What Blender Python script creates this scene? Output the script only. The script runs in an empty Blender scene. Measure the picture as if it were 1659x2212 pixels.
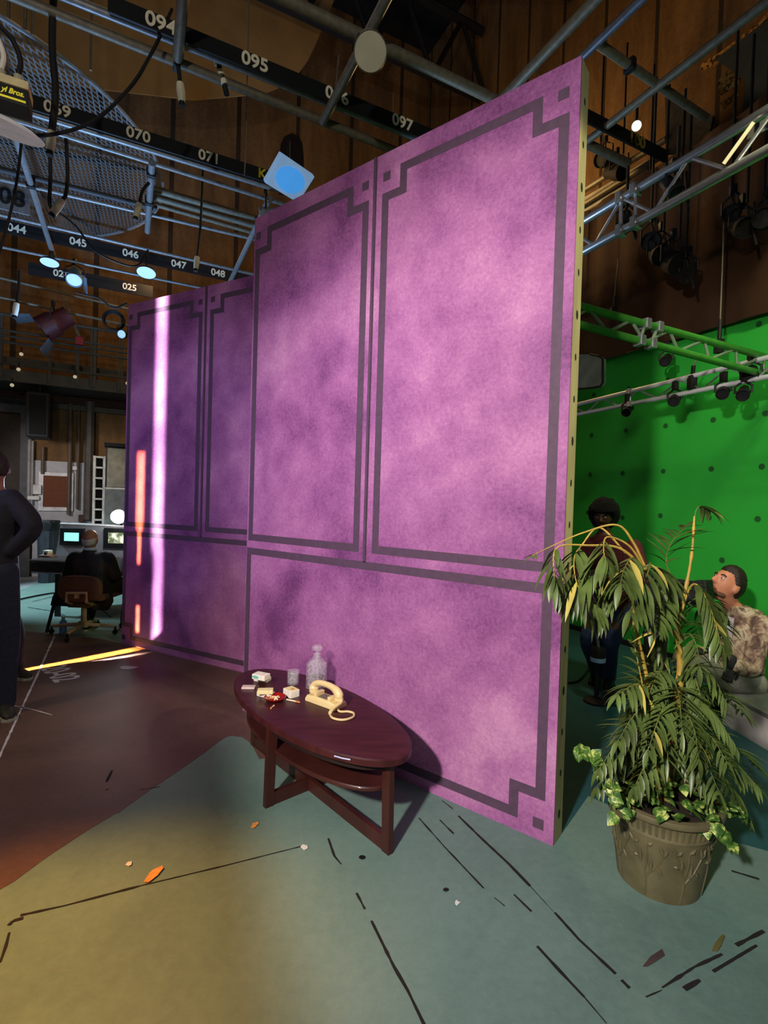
import bpy, bmesh, math, random
from mathutils import Vector, Matrix, Euler, noise
random.seed(7)
SC = bpy.context.scene
COL = SC.collection
PI = math.pi
V3 = Vector

# ------------------------------------------------------------------ camera
FPX, CX, CY = 1100.0, 829.5, 1106.0
RHO, PIT, CH = math.atan(.03), math.atan(19/1100), 1.56
cF = V3((0, math.cos(PIT), -math.sin(PIT)))
c0 = V3((0, math.sin(PIT), math.cos(PIT)))
cR = V3((1, 0, 0))*math.cos(RHO) + c0*math.sin(RHO)
cU = V3((-1, 0, 0))*math.sin(RHO) + c0*math.cos(RHO)
CAM = V3((0, 0, CH))
cd = bpy.data.cameras.new('camera')
co = bpy.data.objects.new('camera', cd); COL.objects.link(co)
co.matrix_world = Matrix(((cR.x, cU.x, -cF.x, 0), (cR.y, cU.y, -cF.y, 0), (cR.z, cU.z, -cF.z, CH), (0, 0, 0, 1)))
cd.sensor_fit = 'VERTICAL'; cd.sensor_height = 36; cd.lens = FPX/2212*36
cd.clip_start = .05; cd.clip_end = 100
SC.camera = co

def ray(x, y): return cF + cR*((x-CX)/FPX) + cU*((CY-y)/FPX)
def pz(x, y, z=0.0):
    d = ray(x, y); return CAM + d*((z-CH)/d.z)
def pd(x, y, Y):
    d = ray(x, y); return CAM + d*(Y/d.y)
AN = math.radians(26.6)
D1 = V3((math.cos(AN), math.sin(AN), 0)); D2 = V3((-math.sin(AN), math.cos(AN), 0)); UP = V3((0, 0, 1))
def W(u, v, z=0): return D1*u + D2*v + UP*z
def pv(x, y, v):
    d = ray(x, y); return CAM + d*(v/d.dot(D2))
def pu(x, y, u):
    d = ray(x, y); return CAM + d*(u/d.dot(D1))

# ------------------------------------------------------------------ materials
def lin(c):
    return tuple(((x/255)/12.92 if x/255 <= .04045 else ((x/255+.055)/1.055)**2.4) for x in c)
MATS = {}
def mat(name, c, rough=.6, metal=0, var=.25, scale=8, bump=0, spec=.5, emit=0, trans=0, ior=1.45, coat=0, stretch=None):
    if name in MATS: return MATS[name]
    m = bpy.data.materials.new(name); m.use_nodes = True
    nt = m.node_tree; b = nt.nodes['Principled BSDF']; L = nt.links
    c = lin(c)
    b.inputs['Roughness'].default_value = rough; b.inputs['Metallic'].default_value = metal
    b.inputs['Specular IOR Level'].default_value = spec; b.inputs['IOR'].default_value = ior
    b.inputs['Coat Weight'].default_value = coat
    if trans: b.inputs['Transmission Weight'].default_value = trans
    if emit:
        b.inputs['Emission Color'].default_value = (*c, 1); b.inputs['Emission Strength'].default_value = emit
    tc = nt.nodes.new('ShaderNodeTexCoord'); src = tc.outputs['Object']
    if stretch:
        mp = nt.nodes.new('ShaderNodeMapping'); mp.inputs['Scale'].default_value = stretch
        L.new(src, mp.inputs['Vector']); src = mp.outputs['Vector']
    n = nt.nodes.new('ShaderNodeTexNoise'); n.inputs['Scale'].default_value = scale; n.inputs['Detail'].default_value = 5
    L.new(src, n.inputs['Vector'])
    r = nt.nodes.new('ShaderNodeValToRGB')
    r.color_ramp.elements[0].position = .3; r.color_ramp.elements[1].position = .7
    r.color_ramp.elements[0].color = (*[x*(1-var) for x in c], 1)
    r.color_ramp.elements[1].color = (*[min(1, x*(1+var)) for x in c], 1)
    L.new(n.outputs['Fac'], r.inputs['Fac']); L.new(r.outputs['Color'], b.inputs['Base Color'])
    if bump:
        bp = nt.nodes.new('ShaderNodeBump'); bp.inputs['Strength'].default_value = bump; bp.inputs['Distance'].default_value = .02
        L.new(n.outputs['Fac'], bp.inputs['Height']); L.new(bp.outputs['Normal'], b.inputs['Normal'])
    MATS[name] = m
    return m

def math_node(nt, op, a, b=None, c=None):
    n = nt.nodes.new('ShaderNodeMath'); n.operation = op
    for i, x in enumerate((a, b, c)):
        if x is None: continue
        if hasattr(x, 'links'): nt.links.new(x, n.inputs[i])
        else: n.inputs[i].default_value = x
    return n.outputs[0]

def ramp(nt, fac, stops):
    r = nt.nodes.new('ShaderNodeValToRGB'); e = r.color_ramp.elements
    while len(e) < len(stops): e.new(.5)
    for x, (p, c) in zip(e, stops): x.position = p; x.color = (*lin(c), 1)
    nt.links.new(fac, r.inputs['Fac']); return r.outputs['Color']

def mixc(nt, f, a, b, mode='MIX'):
    n = nt.nodes.new('ShaderNodeMix'); n.data_type = 'RGBA'; n.blend_type = mode
    for s, x in ((0, f), (6, a), (7, b)):
        if hasattr(x, 'links'): nt.links.new(x, n.inputs[s])
        elif s == 0: n.inputs[s].default_value = x
        else: n.inputs[s].default_value = (*lin(x), 1)
    return n.outputs[2]

def noise_out(nt, vec, scale, detail=4, rough=.55, dist=0):
    n = nt.nodes.new('ShaderNodeTexNoise'); n.inputs['Scale'].default_value = scale; n.inputs['Detail'].default_value = detail
    n.inputs['Roughness'].default_value = rough; n.inputs['Distortion'].default_value = dist
    nt.links.new(vec, n.inputs['Vector']); return n.outputs['Fac']

def new_mat(name):
    m = bpy.data.materials.new(name); m.use_nodes = True; MATS[name] = m
    nt = m.node_tree; b = nt.nodes['Principled BSDF']
    tc = nt.nodes.new('ShaderNodeTexCoord')
    return m, nt, b, tc.outputs['Object']

def mk_purple():
    m, nt, b, ob = new_mat('mottled purple paint')
    big = noise_out(nt, ob, 1.25, 3, .5, .2)
    mid = noise_out(nt, ob, 5, 6, .7, 0)
    fin = noise_out(nt, ob, 55, 6, .85)
    a = math_node(nt, 'ADD', math_node(nt, 'MULTIPLY', big, .52), math_node(nt, 'MULTIPLY', mid, .17))
    a = math_node(nt, 'ADD', a, math_node(nt, 'MULTIPLY', fin, .31))
    c = ramp(nt, a, [(.385, (106, 54, 104)), (.46, (146, 84, 138)), (.54, (173, 109, 159)), (.62, (198, 140, 178))])
    sp = noise_out(nt, ob, 130, 2, .5)
    s = math_node(nt, 'GREATER_THAN', sp, .735)
    c = mixc(nt, math_node(nt, 'MULTIPLY', s, .5), c, (205, 150, 195))
    nt.links.new(c, b.inputs['Base Color'])
    b.inputs['Roughness'].default_value = .62; b.inputs['Specular IOR Level'].default_value = .35
    bp = nt.nodes.new('ShaderNodeBump'); bp.inputs['Strength'].default_value = .25; bp.inputs['Distance'].default_value = .006
    nt.links.new(fin, bp.inputs['Height']); nt.links.new(bp.outputs['Normal'], b.inputs['Normal'])
    return m
PURPLE = mk_purple()
BAND = mat('dark plum band', (84, 62, 82), .6, var=.12, scale=30)
KHAKI = mat('raw khaki timber', (168, 160, 112), .75, var=.2, scale=14, stretch=(1, 1, .15), bump=.1)
BLACK = mat('black', (18, 18, 20), .6, var=.2)
DKGREY = mat('dark grey', (52, 52, 54), .6)
HOLE = mat('bolt hole dark', (12, 11, 8), .9)

def mk_floor(name, cols, rough, spec):
    m, nt, b, ob = new_mat(name)
    big = noise_out(nt, ob, .9, 5, .6, .4)
    fin = noise_out(nt, ob, 26, 5, .75)
    a = math_node(nt, 'ADD', math_node(nt, 'MULTIPLY', big, .7), math_node(nt, 'MULTIPLY', fin, .3))
    c = ramp(nt, a, cols)
    sc = nt.nodes.new('ShaderNodeMapping'); sc.inputs['Scale'].default_value = (1.2, 14, 1); sc.inputs['Rotation'].default_value = (0, 0, .6)
    nt.links.new(ob, sc.inputs['Vector'])
    scr = noise_out(nt, sc.outputs['Vector'], 3.2, 6, .7)
    c = mixc(nt, math_node(nt, 'MULTIPLY', math_node(nt, 'GREATER_THAN', scr, .69), .25), c, (150, 150, 145))
    nt.links.new(c, b.inputs['Base Color'])
    rr = math_node(nt, 'ADD', math_node(nt, 'MULTIPLY', fin, .25), rough-.12)
    nt.links.new(rr, b.inputs['Roughness']); b.inputs['Specular IOR Level'].default_value = spec
    bp = nt.nodes.new('ShaderNodeBump'); bp.inputs['Strength'].default_value = .12; bp.inputs['Distance'].default_value = .01
    nt.links.new(fin, bp.inputs['Height']); nt.links.new(bp.outputs['Normal'], b.inputs['Normal'])
    return m
TEAL = mk_floor('teal grey floor paint', [(.35, (94, 120, 112)), (.5, (109, 137, 127)), (.65, (122, 148, 138))], .6, .3)
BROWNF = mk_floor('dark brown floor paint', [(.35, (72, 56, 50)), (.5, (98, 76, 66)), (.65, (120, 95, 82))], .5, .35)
FARF = mk_floor('pale grey far floor', [(.35, (120, 128, 130)), (.5, (142, 150, 152)), (.65, (165, 172, 172))], .5, .4)
SHADETEAL = mk_floor('shaded teal floor', [(.35, (28, 66, 72)), (.5, (38, 82, 88)), (.65, (50, 94, 98))], .5, .35)
CRACK = mat('dark board joint', (28, 24, 22), .9)
TAPEW = mat('white floor tape', (205, 210, 215), .6)

def mk_wood_wall(name, cols, period, axis):
    m, nt, b, ob = new_mat(name)
    sep = nt.nodes.new('ShaderNodeSeparateXYZ'); nt.links.new(ob, sep.inputs[0])
    u = math_node(nt, 'ADD', math_node(nt, 'MULTIPLY', sep.outputs[0], axis.x), math_node(nt, 'MULTIPLY', sep.outputs[1], axis.y))
    fr = math_node(nt, 'FRACT', math_node(nt, 'MULTIPLY', u, 1/period))
    seam = math_node(nt, 'LESS_THAN', math_node(nt, 'ABSOLUTE', math_node(nt, 'SUBTRACT', fr, .5)), .035)
    mp = nt.nodes.new('ShaderNodeMapping'); mp.inputs['Scale'].default_value = (1.4, 1.4, .25)
    nt.links.new(ob, mp.inputs['Vector'])
    a = noise_out(nt, mp.outputs['Vector'], 1.3, 6, .65, .3)
    f = noise_out(nt, ob, 16, 5, .7)
    a = math_node(nt, 'ADD', math_node(nt, 'MULTIPLY', a, .75), math_node(nt, 'MULTIPLY', f, .25))
    c = ramp(nt, a, cols)
    c = mixc(nt, math_node(nt, 'MULTIPLY', seam, .85), c, (22, 14, 8))
    nt.links.new(c, b.inputs['Base Color']); b.inputs['Roughness'].default_value = .8
    bp = nt.nodes.new('ShaderNodeBump'); bp.inputs['Strength'].default_value = .3; bp.inputs['Distance'].default_value = .03
    nt.links.new(f, bp.inputs['Height']); nt.links.new(bp.outputs['Normal'], b.inputs['Normal'])
    return m
OCHRE = [(.35, (76, 54, 30)), (.5, (112, 80, 44)), (.65, (140, 104, 60))]
WALLB = mk_wood_wall('brown acoustic panelling', OCHRE, 1.3, D1)
WALLR = mk_wood_wall('ochre acoustic panelling', OCHRE, .9, D2)
STEEL = mat('galvanised pipe steel', (126, 127, 128), .45, .4, .18, 25)
WSTEEL = mat('weathered pipe steel', (112, 104, 88), .55, .3, .22, 25)
ALU = mat('aluminium', (190, 192, 195), .3, .8, .12, 20)
GREENP = mat('green screen paint', (36, 168, 48), .8, var=.05, scale=2)
DGREEN = mat('dark green tracking marker', (18, 84, 30), .85, var=.1)
MAHOG = mat('dark mahogany varnish', (66, 27, 29), .42, 0, .3, 6, stretch=(1, 5, 1), spec=.4, coat=.05)
MAHOG2 = mat('reddish brown varnished timber', (62, 28, 23), .42, 0, .3, 6, stretch=(1, 1, .3), coat=.15)
CREAM = mat('cream telephone plastic', (232, 208, 150), .3, var=.05)
PACKW = mat('white card', (238, 232, 215), .6, var=.05)
PACKY = mat('cream yellow card', (232, 220, 160), .6, var=.06)
TEALC = mat('teal printed oval', (110, 190, 175), .6, var=.05)
REDG = mat('red glazed ashtray', (150, 26, 16), .22, var=.3, scale=60, coat=.4)
BUTT = mat('cigarette paper', (236, 220, 190), .7, var=.08)
FILT = mat('cork filter', (214, 140, 70), .7, var=.12)
def mk_glass():
    m, nt, b, ob = new_mat('clear cut glass')
    v = nt.nodes.new('ShaderNodeTexVoronoi'); v.inputs['Scale'].default_value = 70; nt.links.new(ob, v.inputs['Vector'])
    fac = math_node(nt, 'ADD', math_node(nt, 'MULTIPLY', v.outputs['Distance'], .24), .03)
    tr = nt.nodes.new('ShaderNodeBsdfTransparent'); tr.inputs[0].default_value = (.95, .94, .96, 1); mx = nt.nodes.new('ShaderNodeMixShader')
    nt.links.new(fac, mx.inputs[0]); nt.links.new(tr.outputs[0], mx.inputs[1]); nt.links.new(b.outputs[0], mx.inputs[2]); nt.links.new(mx.outputs[0], nt.nodes['Material Output'].inputs['Surface'])
    b.inputs['Base Color'].default_value = (.9, .88, .9, 1); b.inputs['Roughness'].default_value = .12; b.inputs['Specular IOR Level'].default_value = 1  # white surface mixed in to imitate the crystal's highlights
    bp = nt.nodes.new('ShaderNodeBump'); bp.inputs['Strength'].default_value = .7; bp.inputs['Distance'].default_value = .006
    nt.links.new(v.outputs['Distance'], bp.inputs['Height']); nt.links.new(bp.outputs['Normal'], b.inputs['Normal'])
    return m
GLASS = mk_glass()
LIQ = mat('clear liquor', (245, 243, 240), .02, var=0, trans=1, ior=1.12)
POT = mat('olive bronze plastic', (100, 94, 66), .5, .1, .22, 14, bump=.1)
SOIL = mat('dark soil', (40, 32, 22), .95, var=.4, scale=40, bump=.5)
LEAF = mat('olive palm leaf', (80, 98, 46), .38, var=.5, scale=9)
LEAFY = mat('yellowed palm leaf', (186, 172, 84), .45, var=.2, scale=9)
STEMY = mat('ochre palm stem', (176, 148, 62), .55, var=.3, scale=22)
STEMG = mat('green palm stem', (104, 112, 50), .5, var=.3, scale=22)
def mk_pothos():
    m, nt, b, ob = new_mat('variegated ivy leaf')
    a = noise_out(nt, ob, 34, 3, .6)
    c = ramp(nt, a, [(.4, (50, 84, 34)), (.53, (86, 124, 48)), (.62, (190, 200, 110))])
    nt.links.new(c, b.inputs['Base Color']); b.inputs['Roughness'].default_value = .4
    return m
POTHOS = mk_pothos()
SKIN1 = mat('light skin', (206, 136, 102), .5, var=.1, scale=20)
SKIN2 = mat('brown skin', (92, 62, 48), .5, var=.1, scale=20)
SKIN3 = mat('tanned skin', (150, 104, 82), .5, var=.1, scale=20)
HAIRB = mat('dark brown hair', (38, 26, 20), .6, var=.4, scale=60, bump=.4)
HAIRK = mat('black curly hair', (14, 12, 12), .85, var=.4, scale=90, bump=1)
HAIRW = mat('white hair', (180, 178, 178), .6, var=.2, scale=60, bump=.4)
NAVY = mat('dark navy cloth', (26, 28, 36), .85, var=.25, scale=40)
DENIM = mat('blue denim', (44, 62, 96), .85, var=.3, scale=50)
DDENIM = mat('dark denim', (24, 30, 42), .85, var=.3, scale=50)
MAROON = mat('maroon knit', (86, 30, 38), .9, var=.3, scale=40)
LGREY = mat('light grey trousers', (150, 148, 134), .85, var=.15, scale=20)
def mk_camo():
    m, nt, b, ob = new_mat('mottled camouflage cloth')
    a = noise_out(nt, ob, 11, 4, .6, .5)
    c = ramp(nt, a, [(.36, (70, 54, 48)), (.44, (118, 94, 78)), (.52, (170, 148, 120)), (.58, (206, 188, 158)), (.66, (104, 84, 70))])
    nt.links.new(c, b.inputs['Base Color']); b.inputs['Roughness'].default_value = .9
    return m
CAMO = mk_camo()

# ------------------------------------------------------------------ mesh builder
WT = {}
class MB:
    def __init__(s): s.v = []; s.f = []; s.m = []; s.k = 0
    def mi(s, k): s.k = k; return s
    def add(s, vs, fs):
        o = len(s.v); s.v += [V3(x) for x in vs]
        for f in fs: s.f.append([o+i for i in f]); s.m.append(s.k)
        return s
    def box(s, c, size, R=None, bev=0):
        hx, hy, hz = size[0]/2, size[1]/2, size[2]/2; R = R or Matrix.Identity(3); c = V3(c)
        if bev > 0:
            bm = bmesh.new(); bmesh.ops.create_cube(bm, size=1)
            for v in bm.verts: v.co = V3((v.co.x*size[0], v.co.y*size[1], v.co.z*size[2]))
            bmesh.ops.bevel(bm, geom=bm.edges[:], offset=bev, segments=2, affect='EDGES', profile=.5)
            bm.verts.index_update()
            s.add([c+R@v.co for v in bm.verts], [[v.index for v in f.verts] for f in bm.faces]); bm.free(); return s
        p = [(x, y, z) for x in (-hx, hx) for y in (-hy, hy) for z in (-hz, hz)]
        return s.add([c+R@V3(q) for q in p], [(0, 1, 3, 2), (4, 6, 7, 5), (0, 4, 5, 1), (2, 3, 7, 6), (0, 2, 6, 4), (1, 5, 7, 3)])
    def tube(s, pts, r, n=8, cap=True, flat=1.0):
        pts = [V3(p) for p in pts]; N = len(pts)
        rs = r if isinstance(r, (list, tuple)) else [r]*N
        T = [(pts[min(i+1, N-1)]-pts[max(i-1, 0)]).normalized() for i in range(N)]
        ref = UP if abs(T[0].z) < .9 else V3((1, 0, 0))
        a = T[0].cross(ref).normalized(); vs = []; fs = []
        for i in range(N):
            a = (a - T[i]*a.dot(T[i])).normalized(); b = T[i].cross(a)
            for k in range(n):
                t = 2*PI*k/n; vs.append(pts[i] + a*(math.cos(t)*rs[i]) + b*(math.sin(t)*rs[i]*flat))
        for i in range(N-1):
            for k in range(n):
                k2 = (k+1) % n; fs.append((i*n+k, i*n+k2, (i+1)*n+k2, (i+1)*n+k))
        if cap: fs += [tuple(range(n))[::-1], tuple(range((N-1)*n, N*n))]
        return s.add(vs, fs)
    def lathe(s, prof, c=(0, 0, 0), R=None, n=32, sq=None, wob=None, cap0=True):
        R = R or Matrix.Identity(3); c = V3(c); vs = []; fs = []; N = len(prof)
        for i, (r, z) in enumerate(prof):
            for k in range(n):
                t = 2*PI*k/n; rr = r
                if sq: rr = r/((abs(math.cos(t))**sq+abs(math.sin(t))**sq)**(1/sq))
                if wob: rr = r*wob(t, i)
                vs.append(c+R@V3((rr*math.cos(t), rr*math.sin(t), z)))
        for i in range(N-1):
            for k in range(n):
                k2 = (k+1) % n; fs.append((i*n+k, i*n+k2, (i+1)*n+k2, (i+1)*n+k))
        if cap0 and prof[0][0] > 1e-4: fs.append(tuple(range(n))[::-1])
        if prof[-1][0] > 1e-4: fs.append(tuple(range((N-1)*n, N*n)))
        return s.add(vs, fs)
    def prism(s, poly, h):
        poly = [V3(p) for p in poly]; h = V3(h); n = len(poly)
        vs = poly+[p+h for p in poly]
        fs = [tuple(range(n))[::-1], tuple(range(n, 2*n))]+[(i, (i+1) % n, n+(i+1) % n, n+i) for i in range(n)]
        return s.add(vs, fs)
    def face(s, pts): return s.add(pts, [tuple(range(len(pts)))])
    def ball(s, c, r, R=None, n=16, m=10, fn=None):
        R = R or Matrix.Identity(3); c = V3(c); r = r if isinstance(r, (tuple, list)) else (r, r, r)
        vs = [V3((0, 0, -1))]; fs = []
        for i in range(1, m):
            p = -PI/2+PI*i/m
            for k in range(n):
                t = 2*PI*k/n; vs.append(V3((math.cos(p)*math.cos(t), math.cos(p)*math.sin(t), math.sin(p))))
        vs.append(V3((0, 0, 1)))
        for k in range(n):
            fs.append((0, 1+(k+1) % n, 1+k)); fs.append((len(vs)-1, 1+(m-2)*n+k, 1+(m-2)*n+(k+1) % n))
            for i in range(m-2):
                a = 1+i*n; k2 = (k+1) % n; fs.append((a+k, a+k2, a+n+k2, a+n+k))
        out = []
        for v in vs:
            w = V3((v.x*r[0], v.y*r[1], v.z*r[2]))
            if fn: w = fn(v, w)
            out.append(c+R@w)
        return s.add(out, fs)
    def mesh(s, me, M=None):
        M = M or Matrix.Identity(4)
        return s.add([M@v.co for v in me.vertices], [tuple(p.vertices) for p in me.polygons])
    def build(s, name, mats, parent=None, smooth=False, origin=None):
        if not isinstance(mats, (list, tuple)): mats = [mats]
        if parent is not None: T = WT[parent.name]
        elif origin is not None: T = V3(origin)
        else:
            xs = [v.x for v in s.v]; ys = [v.y for v in s.v]; zs = [v.z for v in s.v]
            T = V3(((min(xs)+max(xs))/2, (min(ys)+max(ys))/2, min(zs)))
        me = bpy.data.meshes.new(name)
        me.from_pydata([v-T for v in s.v], [], s.f); me.update()
        for m in mats: me.materials.append(m)
        me.polygons.foreach_set('material_index', s.m)
        bm = bmesh.new(); bm.from_mesh(me); bmesh.ops.recalc_face_normals(bm, faces=bm.faces); bm.to_mesh(me); bm.free()
        if smooth:
            me.polygons.foreach_set('use_smooth', [True]*len(me.polygons))
            try: me.set_sharp_from_angle(angle=math.radians(38))
            except Exception: pass
        o = bpy.data.objects.new(name, me); COL.objects.link(o)
        if parent is not None: o.parent = parent
        else: o.location = T
        WT[o.name] = T
        return o

def tag(o, label, cat, group=None, kind=None):
    o['label'] = label; o['category'] = cat
    if group: o['group'] = group
    if kind: o['kind'] = kind
    return o
def thing(name, label, cat, loc, group=None):
    o = bpy.data.objects.new(name, None); COL.objects.link(o); o.location = V3(loc); o.empty_display_size = .1
    WT[o.name] = V3(loc)
    return tag(o, label, cat, group)
def struct(o): o['kind'] = 'structure'; return o
def rz(a): return Matrix.Rotation(a, 3, 'Z')
def frame(x, z=UP):
    x = V3(x).normalized(); z = V3(z); z = (z-x*z.dot(x)).normalized(); y = z.cross(x)
    return Matrix((x, y, z)).transposed()
def copy_tree(o, parent=None):
    c = o.copy(); COL.objects.link(c)
    if parent is not None: c.parent = parent
    for ch in list(o.children): copy_tree(ch, c)
    WT[c.name] = WT.get(o.name, V3((0, 0, 0)))
    return c
def text_mesh(txt, size, depth=.004, shear=0, bold=.022):
    cu = bpy.data.curves.new('t', 'FONT'); cu.body = txt; cu.size = size; cu.offset = size*bold; cu.extrude = depth/2; cu.align_x = 'CENTER'; cu.align_y = 'CENTER'; cu.shear = shear
    o = bpy.data.objects.new('t', cu); COL.objects.link(o)
    dg = bpy.context.evaluated_depsgraph_get(); me = bpy.data.meshes.new_from_object(o.evaluated_get(dg))
    bpy.data.objects.remove(o); return me
def text_part(txt, size, c, X, Y, m, parent, name='number', depth=.006, sx=1.0, shear=0):
    X = V3(X).normalized(); Y = V3(Y).normalized(); Z = X.cross(Y); c = V3(c)
    M = Matrix(((X.x*sx, Y.x, Z.x, c.x), (X.y*sx, Y.y, Z.y, c.y), (X.z*sx, Y.z, Z.z, c.z), (0, 0, 0, 1)))
    return MB().mesh(text_mesh(txt, size, depth, shear), M).build(name, m, parent)
def catmull(pts, n=6):
    pts = [V3(p) for p in pts]; P = [pts[0]*2-pts[1]]+pts+[pts[-1]*2-pts[-2]]; out = []
    for i in range(1, len(P)-2):
        for k in range(n):
            t = k/n; a, b, c, d = P[i-1:i+3]
            out.append(.5*((2*b)+(c-a)*t+(2*a-5*b+4*c-d)*t*t+(3*b-a-3*c+d)*t**3))
    return out+[pts[-1]]

# =================================================================== SETTING
# floor: painted boards, with the paint and painted-shade zones, joints, tape and stencil in one mesh
fl = MB()
fl.mi(0).face([W(-22, -7, 0), W(9, -7, 0), W(9, 14, 0), W(-22, 14, 0)])
def fpoly(px, z, k): fl.mi(k).face([(*pz(x, y).xy, z) for x, y in px])
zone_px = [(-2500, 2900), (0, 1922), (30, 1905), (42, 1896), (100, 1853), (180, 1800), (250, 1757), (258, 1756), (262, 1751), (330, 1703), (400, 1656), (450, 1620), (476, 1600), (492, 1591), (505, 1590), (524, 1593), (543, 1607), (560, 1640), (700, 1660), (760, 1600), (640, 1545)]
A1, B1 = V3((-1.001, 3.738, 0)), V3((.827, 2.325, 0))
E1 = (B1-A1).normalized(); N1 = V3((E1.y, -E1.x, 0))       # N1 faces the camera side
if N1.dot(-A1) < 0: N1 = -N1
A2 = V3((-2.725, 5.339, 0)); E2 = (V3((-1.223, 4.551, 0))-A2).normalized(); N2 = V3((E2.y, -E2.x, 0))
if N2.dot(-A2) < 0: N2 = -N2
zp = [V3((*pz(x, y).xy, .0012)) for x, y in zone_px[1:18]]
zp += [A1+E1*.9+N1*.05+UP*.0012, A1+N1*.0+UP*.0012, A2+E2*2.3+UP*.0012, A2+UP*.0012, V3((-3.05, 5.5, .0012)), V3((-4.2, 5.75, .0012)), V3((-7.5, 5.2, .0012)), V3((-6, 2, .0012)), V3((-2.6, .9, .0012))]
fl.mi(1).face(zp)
fl.mi(2).face([W(-13, 5.9, .001), W(-2.2, 6.55, .001), W(-1.2, 11.4, .001), W(-13, 11.4, .001)])     # pale far floor by the desk
E1b = E1*1.0
fl.mi(3).face([B1-N1*.02+UP*.001, B1+E1*.0+V3((.33, .42, .001)), pz(1345, 1752)+UP*.001, pz(1700, 1850)+UP*.001, W(5.2, 1.2, .001), W(5.2, 9.5, .001), W(1.5, 9.5, .001), A1-N1*.3+UP*.001])  # shade and green spill behind the scenery, painted into the floor
def crack(px, w=.006, z=.0022, k=4):
    if k == 4: w *= 1.35
    P = [V3((*pz(x, y).xy, z)) for x, y in px]
    for a, b in zip(P, P[1:]):
        d = (b-a); n = max(2, int(d.length/.025)); s = V3((-d.y, d.x, 0)).normalized()
        for i in range(n):
            t0, t1 = i/n, (i+1)/n
            wf = lambda q: w*(.75+.5*noise.noise(q*14+V3((3, 1, 2)))+.35*noise.noise(q*40)); w0, w1 = wf(a+d*t0), wf(a+d*t1)
            fl.mi(k).face([a+d*t0-s*w0/2, a+d*t1-s*w1/2, a+d*t1+s*w1/2, a+d*t0+s*w0/2])
for c in [
    ([(44, 1978), (140, 1957), (300, 1915)], .010), ([(300, 1915), (480, 1872), (655, 1828)], .005), ([(18, 2000), (28, 1990), (50, 1984)], .012), ([(0, 2080), (12, 2045), (20, 2015)], .009),
    ([(709, 1812), (722, 1850), (737, 1868)], .008), ([(770, 1930), (788, 1965)], .009), ([(802, 1990), (850, 2088), (880, 2140), (916, 2215)], .009),
    ([(905, 1768), (960, 1830), (1045, 1920)], .008), ([(950, 1772), (980, 1802)], .008), ([(990, 1763), (1040, 1812), (1100, 1868), (1145, 1915)], .012), ([(1145, 1915), (1195, 1970)], .003), ([(1198, 1972), (1250, 2030), (1330, 2105)], .012), ([(1342, 2118), (1360, 2136)], .012),
    ([(1110, 1933), (1148, 1970)], .008), ([(1160, 2045), (1215, 2105), (1262, 2155)], .011), ([(1262, 2155), (1310, 2212)], .006), ([(955, 1730), (978, 1748)], .006), ([(1068, 1940), (1090, 1958)], .005),
    ([(1430, 2135), (1500, 2090), (1560, 2062)], .010), ([(1478, 2138), (1512, 2118)], .014), ([(1540, 2100), (1635, 2043)], .009), ([(1590, 2043), (1650, 2012)], .014), ([(1580, 1882), (1640, 1900)], .012), ([(1395, 2155), (1430, 2140)], .005),
    ([(230, 1690), (242, 1665)], .014), ([(228, 1707), (235, 1705)], .012), ([(300, 1707), (345, 1700)], .004)]:
    crack(*c)
# white tape line and the stencilled number
crack([(118, 1374), (80, 1460), (40, 1545)], .022, .0026, 5); crack([(40, 1545), (0, 1632), (-40, 1712)], .018, .0026, 5)
crack([(30, 1525), (70, 1533), (112, 1545)], .012, .0026, 5)
tp = V3((*pz(127, 1455).xy, .0028)); ty = (pz(171, 1449)-pz(104, 1462)); ty.z = 0
tx = (pz(113, 1478)-pz(128, 1440)); tx.z = 0; tx = V3((ty.y, -ty.x, 0)).normalized()
Xv, Yv = tx, ty.normalized(); Zv = UP
me = text_mesh('20-02', .27, 0)
fl.mi(5).mesh(me, Matrix(((Xv.x*.78, Yv.x, 0, tp.x), (Xv.y*.78, Yv.y, 0, tp.y), (0, 0, 1, tp.z), (0, 0, 0, 1))))
# cable-like dark joints on the far floor
for c in [([(70, 1300), (110, 1290), (150, 1283)], .02), ([(60, 1312), (110, 1320), (140, 1330)], .02), ([(215, 1312), (240, 1335)], .015)]: crack(*c)
fo = fl.build('floor', [TEAL, BROWNF, FARF, SHADETEAL, CRACK, TAPEW], origin=(0, 0, 0)); struct(fo)

VB, UR = 11.4, 6.6
HT = 13.0
wb = MB().prism([W(-16, VB, 0), W(UR, VB, 0), W(UR, VB, HT), W(-16, VB, HT)], D2*.2).build('wall_back', WALLB, origin=(0, 0, 0)); struct(wb)
wr = MB().prism([W(UR, VB, 0), W(UR, -6, 0), W(UR, -6, HT), W(UR, VB, HT)], D1*.2).build('wall_right', WALLR, origin=(0, 0, 0)); struct(wr)
CEILM = mat('black roof deck', (16, 14, 12), .95)
ce = MB().prism([W(-16, -6, HT), W(UR, -6, HT), W(UR, VB, HT), W(-16, VB, HT)], UP*.2).build('ceiling', CEILM, origin=(0, 0, 0)); struct(ce)
# dark roof trusses far above
for i, vv in enumerate((6.5, 9.0)):
    m = MB()
    m.tube([W(-6, vv, 10.2), W(UR-.1, vv, 10.2)], .09, 6).tube([W(-6, vv, 11.6), W(UR-.1, vv, 11.6)], .09, 6)
    for k in range(9):
        u = -5.5+k*1.35; m.tube([W(u, vv, 10.2), W(u+.67, vv, 11.6)], .05, 6).tube([W(u+.67, vv, 11.6), W(u+1.35, vv, 10.2)], .05, 6)
    tag(m.build('roof_truss', BLACK), ['dark roof truss high above the 096 and 097 numbers', 'dark roof truss high up near the back wall'][i], 'truss', 'dark roof trusses')
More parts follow.
